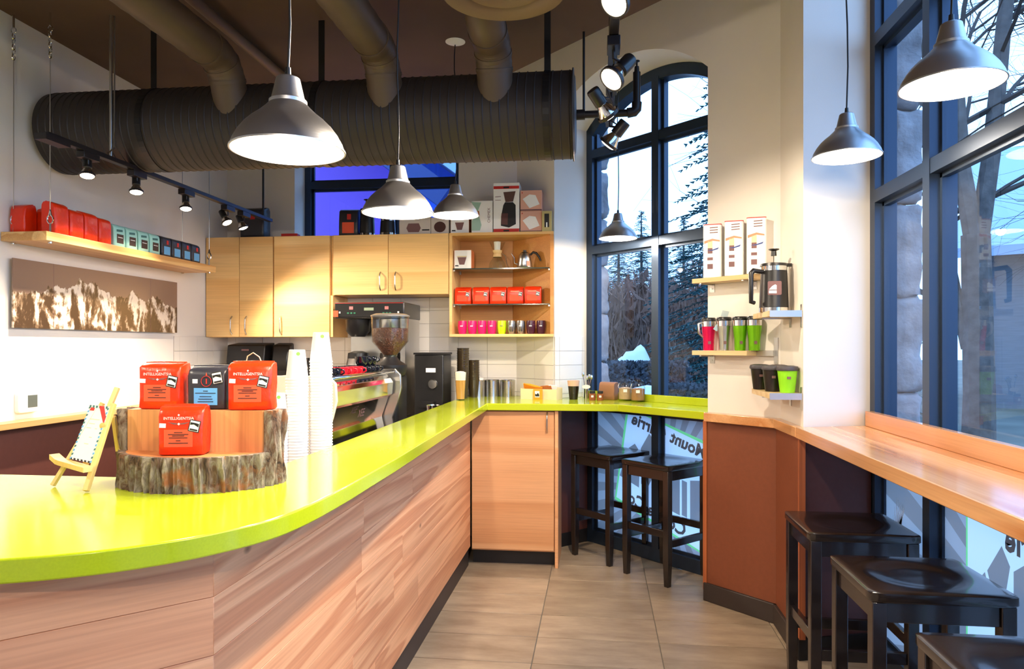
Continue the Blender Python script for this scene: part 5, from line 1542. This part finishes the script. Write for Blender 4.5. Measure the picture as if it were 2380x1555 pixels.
tag(obj('ceiling_conduit', MB().tube([(-1.91,-1.5,3.115),(-1.91,4.6,3.115)], .028, 12), mat('conduit_brown', S(120,94,70), .5), smooth=60), 'tan painted pipe running along the brown ceiling', 'pipe')
tag(obj('sprinkler_drop', MB().tube([(-2.6,3.0,3.13),(-2.0,2.6,3.125)], .007, 8), M['duct'], smooth=60), 'thin brown conduit crossing the ceiling near the left wall', 'pipe')
# sprinkler pipe on a hanger rod by the arched window
sp2 = thing('sprinkler_pipe', 'black iron sprinkler pipe on a hanger rod in front of the arched window', 'pipe', (0,3.88,0))
obj('hanger_rod', MB().tube([(-.076,0,ZC),(-.076,0,2.74)], .0065, 8), M['blackm'], sp2)
obj('run', MB().tube([(-.10,0,2.715),(.165,0,2.715)], .020, 12), M['blackm'], sp2, smooth=50)
obj('elbow', MB().tube([(.155,0,2.715),(.19,0,2.72),(.203,0,2.735),(.205,0,2.77)], .027, 12), M['blackm'], sp2, smooth=50)
obj('riser', MB().tube([(.205,0,2.76),(.205,0,2.93)], .020, 12), M['blackm'], sp2, smooth=50)
obj('sprinkler_head', MB().lathe([(0,2.93),(.014,2.93),(.012,2.96),(.005,2.965),(.005,2.985),(.016,2.988),(.016,2.991),(0,2.992)], 14, T3(.205,0,0)), M['blackm'], sp2, smooth=40)
obj('coupling', MB().tube([(-.115,0,2.715),(-.07,0,2.715)], .028, 12), M['blackm'], sp2, smooth=50)

# ------------------------------------------------------------------ pendants
def add_light(kind, loc, energy, color, size=.03, direction=None, angle=60, blend=.6, parent=None):
    l = bpy.data.lights.new('lamp_light', kind)
    l.energy = energy; l.color = color; l.shadow_soft_size = size
    if kind == 'SPOT': l.spot_size = radians(angle); l.spot_blend = blend
    o = bpy.data.objects.new('lamp_light', l); o.location = loc
    if direction is not None: o.rotation_euler = Vector(direction).to_track_quat('-Z','Y').to_euler()
    link(o, parent); return o
outer = [(.1300,0),(.1285,.004),(.1240,.018),(.1130,.038),(.0995,.056),(.0830,.072),(.0660,.0855),(.0530,.098),(.0450,.1065),(.0432,.1085),(.0430,.116),(.0390,.118),(.0375,.122),(.0270,.168),(.0235,.171),(0,.171)]
inner = [(.1285,.0005),(.1270,.004),(.1225,.0178),(.1115,.0372),(.0980,.055),(.0815,.0708),(.0645,.0843),(.0515,.0965),(.040,.106),(0,.108)]
def bulb_m(): return MB().lathe([(0,.012),(.018,.016),(.028,.032),(.029,.045),(.022,.062),(.014,.075),(.014,.094)], 20)
pend = None
def pendant(label, x, y, z, top, watts=PEND_W, canopy=False):
    global pend
    t = thing('pendant_lamp', label, 'lamp', (x,y,z))
    if pend is None:
        a = obj('shade', MB().lathe(outer, 56), M['alu'], t, smooth=30)
        # open the shade downwards
        bm = bmesh.new(); bm.from_mesh(a.data)
        bmesh.ops.delete(bm, geom=[f for f in bm.faces if len(f.verts) > 8 and abs(f.calc_center_median().z) < .002], context='FACES_ONLY'); bm.to_mesh(a.data); bm.free()
        b = obj('shade_lining', MB().lathe(inner, 56), M['shade_in'], t, smooth=40)
        bm = bmesh.new(); bm.from_mesh(b.data)
        bmesh.ops.delete(bm, geom=[f for f in bm.faces if len(f.verts) > 8 and abs(f.calc_center_median().z) < .002], context='FACES_ONLY'); bm.to_mesh(b.data); bm.free()
        c = obj('bulb', bulb_m(), M['bulb'], t, smooth=50)
        r = obj('rim_bead', MB().lathe([(.1275,-.001),(.1312,-.001),(.1312,.0025),(.1275,.0025)], 56, closed=True), M['alu'], t, smooth=40)
        pend = (a.data, b.data, c.data, r.data)
    else:
        for nm, me in zip(('shade','shade_lining','bulb','rim_bead'), pend): piece(me, nm, t, (0,0,0))
    obj('cord_grip', MB().lathe([(0,.1715),(.008,.1715),(.0065,.194),(0,.195)], 12), M['black'], t, smooth=40)
    n = 10; wob = random.uniform(.003,.008)
    cord = [(wob*sin(k*1.3)*(1 if 0 < k < n else 0), 0, .19+(top-z-.19)*k/n) for k in range(n+1)]
    obj('cord', MB().tube(cord, .0032, 8), M['black'], t, smooth=60)
    if canopy: obj('canopy', MB().lathe([(0,top-z-.018),(.02,top-z-.016),(.055,top-z-.002),(.055,top-z),(0,top-z)], 28), M['white'], t, smooth=40)
    add_light('POINT', (0,0,.004), watts, WARM, .028, parent=t)
    return t
pendant('spun aluminium dome pendant hanging over the log display on the bar', -.717, 1.60, 1.925, ZC)
pendant('spun aluminium dome pendant over the bar in front of the main duct', -.724, 2.55, 1.955, ZC)
pendant('spun aluminium dome pendant hung from a white ceiling rose behind the duct', -.786, 3.92, 2.195, ZC, canopy=True)
pendant('spun aluminium dome pendant hanging in front of the arched window', .135, 4.95, 2.205, 4.1)
pendant('spun aluminium dome pendant over the window bar beside the column', .983, 3.00, 2.225, 4.1, 12)
pendant('spun aluminium dome pendant over the window bar, one along from the column lamp', .962, 2.10, 2.185, 4.1, 14)
# unseen pendants added for fill light, continuing the row out of view
pendant('spun aluminium dome pendant added unseen over the window bar for fill, last but one of the row', .96, .75, 2.2, 4.1)
pendant('spun aluminium dome pendant added unseen over the window bar for fill, last of the row', .96, -.6, 2.2, 4.1)
pendant('spun aluminium dome pendant added unseen over the curved end of the bar for fill', -1.75, 1.35, 1.93, ZC)  # another fill lamp added outside the view

# ------------------------------------------------------------------ track spots
def par_head(track, pos, d, size=1.0, watts=SPOT_W, angle=62, stem=None, col=WARM2):
    """a par lamp: can, flared silver reflector, ring and glowing lens; axis along d"""
    q = Vector(d).normalized().to_track_quat('-Z','Y')
    k = size
    h = obj('spot_head', MB().lathe([(0,.135*k),(.026*k,.135*k),(.029*k,.128*k),(.029*k,.062*k),(.022*k,.060*k),(0,.060*k)], 20), M['black'], track, smooth=40)
    h.location = pos; h.rotation_mode = 'QUATERNION'; h.rotation_quaternion = q
    obj('reflector', MB().lathe([(.022*k,.060*k),(.026*k,.052*k),(.044*k,.016*k),(.046*k,.006*k),(.043*k,.006*k),(.020*k,.054*k)], 28, closed=True), M['chrome'], h, smooth=40)
    obj('ring', MB().lathe([(.044*k,.000*k),(.050*k,.000*k),(.050*k,.014*k),(.046*k,.014*k)], 28, closed=True), M['track'], h, smooth=40)
    obj('lens', MB().lathe([(0,-.010*k),(.028*k,-.007*k),(.040*k,-.001*k),(.0435*k,.004*k),(.0435*k,.006*k),(0,.006*k)], 28), M['lens'], h, smooth=40)
    dv = Vector(d).normalized()
    add_light('SPOT', Vector(pos)+dv*.016*k, watts, col, .03*k, d, angle, .55, parent=track)
    back = Vector(pos) - dv*.10*k
    if stem is not None:
        obj('arm', MB().tube([tuple(Vector(stem)), tuple(Vector(stem)+Vector((0,0,-.03))), tuple(back)], .006*k, 8), M['track'], track, smooth=50)
    return h
tl_ = thing('track_light', 'black lighting track with five small spots along the left wall', 'track light', (0,0,0))
TX, TZ = -2.47, 2.425
obj('track', MB().box(TX-.018,TX+.018,2.96,5.20,TZ-.012,TZ+.012), M['track'], tl_, bevel=.002)
obj('power_feed', MB().box(TX-.03,TX+.03,2.93,3.08,TZ-.03,TZ-.002), M['track'], tl_)
for y in (3.40,5.08):
    obj('hanging_rod', MB().tube([(TX,y,TZ+.01),(TX,y,ZC)], .008, 8), M['steel'] if y < 4 else M['blackm'], tl_, smooth=50)
obj('feed_wire', MB().tube([(TX+.014,3.36,TZ+.02),(TX+.018,3.40,TZ+.06),(TX+.016,3.405,2.9),(TX+.012,3.41,ZC)], .004, 6), M['steel'], tl_, smooth=50)
for y, d in ((3.235,(.16,-.22,-1)),(3.61,(.14,-.20,-1)),(4.08,(.16,-.22,-1)),(4.57,(.50,-.10,-.85)),(4.79,(.34,.10,-.92))):
    obj('adapter', MB().box(TX-.022,TX+.022,y-.055,y+.055,TZ-.045,TZ-.013), M['track'], tl_, bevel=.002)
    par_head(tl_, (TX-.005,y,TZ-.125), d, .72, SPOT_W*(1.5 if y < 4.5 else (2.4 if y < 4.7 else 1.9)), 128 if y < 4.5 else (145 if y < 4.7 else 84), (TX,y,TZ-.045))
tr_ = thing('track_light', 'black lighting track with four large spots aimed across the counter', 'track light', (0,0,0))
RX_, RZ_ = .058, 2.63
obj('track', MB().box(RX_-.018,RX_+.018,1.4,3.80,RZ_-.012,RZ_+.012), M['track'], tr_, bevel=.002)
for y in (1.7,3.45): obj('hanging_rod', MB().tube([(RX_,y,RZ_+.01),(RX_,y,ZC if y < 3.7 else 4.1)], .007, 8), M['blackm'], tr_)
for y, d, z in ((2.25,(-.50,-.50,-.68),2.535),(2.72,(-.55,-.42,-.70),2.47),(3.16,(.55,.50,-.70),2.475),(3.56,(-.62,.30,-.72),2.46)):
    obj('adapter', MB().box(RX_-.024,RX_+.024,y-.05,y+.05,RZ_-.05,RZ_-.013), M['track'], tr_, bevel=.002)
    par_head(tr_, (RX_-.01,y,z), d, 1.0, SPOT_W*(3.4 if d[0] < 0 else 1.2), 96, (RX_,y,RZ_-.05))
    s_ = MB()
    dv = Vector(d).normalized(); c_ = Vector((RX_-.01,y,z))-dv*.03
    side = dv.cross(Vector((0,0,1))).normalized()
    s_.tube([tuple(c_+side*.052), tuple(c_+side*.052-dv*.05+Vector((0,0,.03))), (RX_,y,RZ_-.05)], .004, 6)
    obj('yoke', s_, M['track'], tr_, smooth=50)
# unseen run of spots added behind the camera as fill light
fill_track = thing('track_light', 'black fill lighting track with three spots, added unseen over the customer side', 'track light', (0,0,0))
obj('track', MB().box(-.018,.018,-2.0,-.3,RZ_-.012,RZ_+.012), M['track'], fill_track)
for y in (-1.8,-.5): obj('hanging_rod', MB().tube([(0,y,RZ_+.01),(0,y,ZC)], .007, 8), M['blackm'], fill_track)
for y, d in ((-1.7,(-.5,.75,-.35)),(-1.1,(.0,.9,-.4)),(-.5,(.45,.8,-.42))):
    obj('adapter', MB().box(-.024,.024,y-.05,y+.05,RZ_-.05,RZ_-.013), M['track'], fill_track)
    par_head(fill_track, (-.01,y,2.5), d, 1.0, SPOT_W*(1.9 if d[0] < -.1 else .9), 120, (0,y,RZ_-.05), col=WARM)

# ------------------------------------------------------------------ outside
M['grass'] = mat('winter_ground', S(92,92,84), .95, noise=.35, nscale=.6)
M['snow'] = mat('snow', S(226,236,246), .8, noise=.05, nscale=3)
M['needles'] = mat('spruce_needles', S(34,78,78), .8, noise=.4, nscale=1.5)
M['barkgrey'] = mat('grey_bark', S(92,84,80), .9, noise=.3, nscale=12, bump=.5, bscale=30)
M['twig'] = mat('twigs', S(62,54,52), .9)
M['stone'] = mat('rough_granite', S(150,146,150), .9, noise=.3, nscale=9, bump=1.0, bscale=26)
M['hedge'] = mat('brown_thicket', S(128,98,84), .95, noise=.5, nscale=2.0)
g = struct(obj('ground', MB().box(-40,60,5.9,90,-.35,-.15).box(1.6,60,-30,5.9,-.35,-.15), M['grass']))

def rough_block(w, d, h, seed, amp=.03, n=10):
    mb = MB(); K = {}
    def vid(p):
        k = tuple(round(c,4) for c in p)
        if k not in K:
            e = [min(abs(p[i]-lo), abs(hi-p[i])) for i, (lo,hi) in enumerate(((-w/2,w/2),(-d/2,d/2),(0,h)))]
            q = Vector(p); v = mnoise.noise_vector(q*7+Vector((seed,0,0)))*amp + mnoise.noise_vector(q*22+Vector((seed,3,0)))*amp*.45
            inset = -.02 if sum(1 for c in e if c < 1e-4) > 1 else 0
            c = Vector((0,0,h/2)); dr = (q-c).normalized()
            K[k] = len(mb.v); mb.v.append(tuple(q+v+dr*inset))
        return K[k]
    for ax in range(3):
        for s_ in (0,1):
            dims = [(-w/2,w/2),(-d/2,d/2),(0,h)]
            a, b = [i for i in range(3) if i != ax]
            for i in range(n):
                for j in range(n):
                    quadv = []
                    for ii, jj in ((i,j),(i+1,j),(i+1,j+1),(i,j+1)):
                        p = [0,0,0]; p[ax] = dims[ax][s_]
                        p[a] = dims[a][0]+(dims[a][1]-dims[a][0])*ii/n; p[b] = dims[b][0]+(dims[b][1]-dims[b][0])*jj/n
                        quadv.append(vid(tuple(p)))
                    mb.f.append(tuple(quadv))
    return mb
sl = thing('stone_pilaster', 'rough granite block pilaster outside the arched window', 'pilaster', (BX,BY,-.15), DIAG)
for k in range(10):
    obj('stone_block', rough_block(.30,.14,.372,k*3.1,.022), M['stone'], sl, loc=(-.185,.540,.375*k), smooth=60)
sr = thing('stone_pilaster', 'rough granite block pilaster outside the right-hand window', 'pilaster', (0,0,-.15))
for k in range(9):
    obj('stone_block', rough_block(.155,.42,.462,k*2.3+50,.022), M['stone'], sr, loc=(1.505,3.925,.466*k), smooth=60)

# conifers
def conifer_mesh(seed, h=8.0, r=2.0, tiers=42):
    rnd = random.Random(seed); mb = MB()
    for t_ in range(tiers):
        f = t_/(tiers-1); z = h*(.05+.93*f)
        L0 = r*(1-f)**.85 + .12
        nb = max(6, int(20*(1-f)+6))
        for b in range(nb):
            a = 2*pi*(b+rnd.random())/nb; L = L0*rnd.uniform(.75,1.12)
            zz = z + rnd.uniform(-.1,.1); droop = rnd.uniform(.18,.42)
            ca_, sa = cos(a), sin(a)
            seg = max(4, int(L/.075))
            for s_ in range(seg):
                u = (s_+.3)/seg; rr = L*u; zc = zz - droop*L*u*u + .10*L*u
                wl_ = (.22*(1-u)+.08)*rnd.uniform(.8,1.2)*min(1.0,.5+L*.4)
                for sd_ in (-1,1):
                    ang = a + sd_*rnd.uniform(.7,1.15)
                    tx, ty = cos(ang)*wl_, sin(ang)*wl_
                    bx_, by_ = ca_*rr, sa*rr
                    wx, wy = -sin(ang)*.014, cos(ang)*.014
                    tz = -rnd.uniform(.02,.12)*wl_/.3
                    n = len(mb.v)
                    mb.v += [(bx_+wx,by_+wy,zc),(bx_-wx,by_-wy,zc),(bx_+tx,by_+ty,zc+tz),(bx_+tx*.5,by_+ty*.5,zc-.035)]
                    mb.f += [(n,n+2,n+3),(n+1,n+3,n+2),(n,n+1,n+2)]
    return mb
def raw(name, mb, m):
    me = bpy.data.meshes.new(name); me.from_pydata(mb.v, [], mb.f); me.materials.append(m); return me
cm = [raw('needles', conifer_mesh(s), M['needles']) for s in (1,2)]
trk = raw('trunk', MB().tube([(0,0,0),(.02,0,4),(0,0,7.9)], [.16,.09,.02], 8), M['barkgrey'])
def conifer(label, x, y, s, k=0, rz=0, group=None, sr_=1.0):
    t = thing('spruce_tree', label, 'tree', (x,y,-.15), rz, group); t.scale = (s*sr_,s*sr_,s)
    piece(cm[k], 'foliage', t, (0,0,0)); piece(trk, 'trunk', t, (0,0,0))
conifer('tall dark spruce close outside the arched window', 3.15, 14.0, 1.30, 0, .4, sr_=.95)
conifer('second spruce standing just behind the tall close spruce', 4.9, 17.5, 1.2, 1, 1.0)
for i, (x, y, s) in enumerate(((.75,27,.82),(1.65,28,.86),(2.6,29,.74),(3.6,31,.9),(-.2,30,.66),(4.9,30,1.0),(-1.3,33,.7),(6.2,27,.95))):
    conifer('small far spruce on the skyline beyond the arched window', x, y, s, i % 2, i*.9, 'far spruces on the skyline')
# thicket of brown shrubs and a snow bank below the skyline
def thicket(label, x, y, w, d, h, seed, group):
    rnd = random.Random(seed); mb = MB()
    for k in range(1500):
        px, py = rnd.gauss(0,w*.25), rnd.gauss(0,d*.25); hh = h*rnd.uniform(.45,1.0)*(1-.5*min(1,(abs(px)/(w*.55))**2))
        lx, ly = rnd.uniform(-.3,.3), rnd.uniform(-.3,.3); n = len(mb.v)
        z0 = rnd.uniform(0,hh*.7)
        mb.v += [(px-.02,py,z0),(px+.02,py,z0),(px+lx,py+ly,z0+hh*.35)]; mb.f.append((n,n+1,n+2))
        n = len(mb.v); q = z0+hh*.2
        mb.v += [(px,py,q),(px+rnd.uniform(-.3,.3),py,q+.25),(px+rnd.uniform(-.25,.25),py+.1,q-.05)]; mb.f.append((n,n+1,n+2))
    o = bpy.data.objects.new('shrub', raw('shrub', mb, M['hedge'])); link(o); o.location = (x,y,-.15)
    tag(o, label, 'shrub', group)
for i, (x, y) in enumerate(((-.6,19),(1.0,20.5),(2.6,19.5),(4.2,20),(.2,23),(2.0,24),(3.8,24.5))):
    thicket('bare brown shrub in the thicket beyond the arched window', x, y, 2.8, 1.4, 4.3, i, 'bare shrubs in the thicket')
def mound(w, d, h, seed):
    mb = MB(); n = 26
    for j in range(n+1):
        for i in range(n+1):
            u, v = 2*i/n-1, 2*j/n-1
            z = max(0, 1-u*u-v*v)**.6*h + max(0,1-u*u-v*v)*h*.35*mnoise.noise(Vector((u*3+seed,v*3,0)))
            mb.v.append((u*w/2, v*d/2, z))
    for j in range(n):
        for i in range(n): a = j*(n+1)+i; mb.f.append((a,a+1,a+n+2,a+n+1))
    return mb
tag(obj('snow_bank', mound(1.7,1.2,1.38,3), M['snow'], loc=(.62,13.0,-.15), smooth=80), 'heap of ploughed snow beyond the arched window', 'snow')
tag(obj('snow_bank', mound(4.0,1.2,1.0,8), M['snow'], loc=(1.3,10.2,-.15), smooth=80), 'low strip of snow along the path outside the arched window', 'snow')
def clipped(label, x, y, w, d, h, seed):
    rnd = random.Random(seed); mb = MB()
    for k in range(7000):
        px, py, pz = rnd.uniform(-w/2,w/2), rnd.uniform(-d/2,d/2), h*rnd.random()**.5
        n = len(mb.v); a = rnd.uniform(0,6.28)
        mb.v += [(px,py,pz),(px+.06*cos(a),py+.06*sin(a),pz+.03),(px-.02*sin(a),py+.02*cos(a),pz+.06)]; mb.f.append((n,n+1,n+2))
    o = bpy.data.objects.new('hedge', raw('hedge', mb, mat('hedge_%d' % seed, S(70,74,78), .9, noise=.4, nscale=3))); link(o); o.location = (x,y,-.15)
    tag(o, label, 'hedge')
clipped('frosted low hedge outside the arched window', 1.55, 8.6, 1.7, .7, 1.15, 5)
clipped('dark round shrub bed beside the snow heap', .75, 11.6, 1.3, .6, 1.35, 6)

# bare street tree outside the right-hand window
def bare_tree(seed):
    rnd = random.Random(seed); mb = MB(); tw = MB()
    def grow(p, d, r, L, depth):
        n = 4; pts = [p]; rr = [r]
        for k in range(n):
            d = (d + Vector((rnd.gauss(0,.10),rnd.gauss(0,.10),rnd.gauss(.02,.06)))).normalized()
            pts.append(pts[-1] + d*(L/n)); rr.append(r*(1-.45*(k+1)/n))
        (mb if depth < 3 else tw).tube([tuple(q) for q in pts], rr, 7 if depth < 2 else (5 if depth < 3 else 3), caps=False)
        if depth >= 6: return
        nb = 3 if depth < 2 else (4 if depth < 4 else 3)
        for k in range(nb):
            f = rnd.uniform(.45,1.0) if k else 1.0
            i = min(n, max(1, int(round(f*n)))); a = rnd.uniform(0,2*pi); sp3 = rnd.uniform(.35,.85)
            side = d.cross(Vector((cos(a),sin(a),.3))).normalized()
            nd = (d*cos(sp3) + side*sin(sp3)).normalized()
            grow(pts[i], nd, rr[i]*rnd.uniform(.55,.75), L*rnd.uniform(.62,.82), depth+1)
    mb.tube([(0,0,0),(.02,0,1.2),(.0,.02,2.6)], [.15,.125,.115], 9, caps=False)
    stems = [[(-.0,.02,2.5),(-.10,.05,3.2),(-.16,.06,4.2),(-.22,.1,5.6),(-.2,.1,7.2)], [(.02,.02,2.5),(.12,.0,3.3),(.20,-.04,4.4),(.34,-.05,5.8),(.5,0,7.4)], [(-.05,.05,1.6),(-.22,.12,2.6),(-.27,.15,3.8),(-.30,.2,5.4)]]
    for st_ in stems:
        r_ = [.085,.075,.062,.045,.02][:len(st_)] if st_ is not stems[2] else [.055,.05,.04,.02]
        mb.tube(st_, r_, 8, caps=False)
        for k in range(15):
            f = rnd.uniform(.1,1.0)*(len(st_)-1); i = min(int(f), len(st_)-2); p_ = Vector(st_[i]).lerp(Vector(st_[i+1]), f-i)
            a = rnd.uniform(0,6.28)
            grow(p_, Vector((cos(a),sin(a),rnd.uniform(.2,.9))).normalized(), rnd.uniform(.016,.034), rnd.uniform(1.1,2.0), 3)
    return mb, tw
for i, (x, y, sd2, s, lab) in enumerate(((3.30,6.75,11,1.0,'bare thick-trunked street tree close outside the right-hand window'),(6.6,8.2,21,.85,'bare slender street tree further along the pavement'))):
    a, b = bare_tree(sd2)
    t = thing('bare_tree', lab, 'tree', (x,y,-.15), i*1.1); t.scale = (s,)*3
    o = bpy.data.objects.new('trunk', raw('trunk', a, M['barkgrey'])); link(o, t)
    o = bpy.data.objects.new('twigs', raw('twigs', b, M['twig'])); link(o, t)
# chalet across the street
M['chalet'] = mat('grey_siding', S(120,122,128), .8, noise=.1, nscale=2, stretch=(1,1,12))
M['roof'] = mat('snowy_metal_roof', S(150,168,196), .5)
hs_ = thing('chalet', 'grey chalet with wide pale gabled roof across the street', 'building', (17.5,20.5,-.15), radians(-32))
obj('wall', MB().box(-6,6,-4,4,0,4.2), M['chalet'], hs_)
obj('roof', MB().add([(-6.8,-5,3.9),(6.8,-5,3.9),(6.8,0,7.4),(-6.8,0,7.4),(-6.8,5,3.9),(6.8,5,3.9),(-6.8,-5,4.15),(6.8,-5,4.15),(6.8,0,7.7),(-6.8,0,7.7),(-6.8,5,4.15),(6.8,5,4.15)],
    [(0,1,2,3),(3,2,5,4),(6,9,8,7),(9,10,11,8),(0,6,7,1),(4,5,11,10),(0,3,9,6),(3,4,10,9),(1,7,8,2),(2,8,11,5)]), M['roof'], hs_)
obj('gable', MB().add([(-2,-5.2,4.0),(2,-5.2,4.0),(0,-5.2,5.6),(-2,-2.0,4.0),(2,-2.0,4.0),(0,-2.0,5.6)], [(0,1,2),(5,4,3),(0,3,4,1),(1,4,5,2),(2,5,3,0)]), M['roof'], hs_)
for x in (-4,-1.4,1.4,4):
    w_ = obj('window', MB().box(x-.6,x+.6,-4.06,-4.0,1.4,2.9), M['frame'], hs_)
    obj('pane', MB().box(x-.5,x+.5,-4.08,-4.061,1.5,2.8), mat('dark_pane', S(40,52,70), .1), w_)
tag(obj('parked_car_snow', mound(3.6,1.7,1.0,5), M['snow'], loc=(8.2,10.6,-.15), rz=.3, smooth=80), 'snow covered mound by the kerb across the pavement', 'snow')
# neighbouring gable seen through the high back window
nb_ = thing('neighbour_building', 'violet neighbouring gable wall behind the high back window', 'building', (-3.2,8.6,-.15))
obj('wall', MB().box(-2.2,2.2,.01,.3,0,5.2), mat('violet_siding', S(110,72,170), .8), nb_)
obj('wing', MB().box(.75,2.2,-.3,.0,0,4.35), mat('blue_siding', S(58,104,226), .7, stretch=(30,1,1), noise=.08, nscale=1), nb_)
obj('eave_board', MB().bar((-1.2,-.55,5.3),(1.5,-.55,3.3),.4,.26), mat('navy_fascia', S(48,64,118), .7), nb_)
obj('eave_soffit', MB().bar((-1.0,-.45,5.62),(1.75,-.45,3.58),.5,.20), mat('pale_soffit', S(150,176,214), .7), nb_)
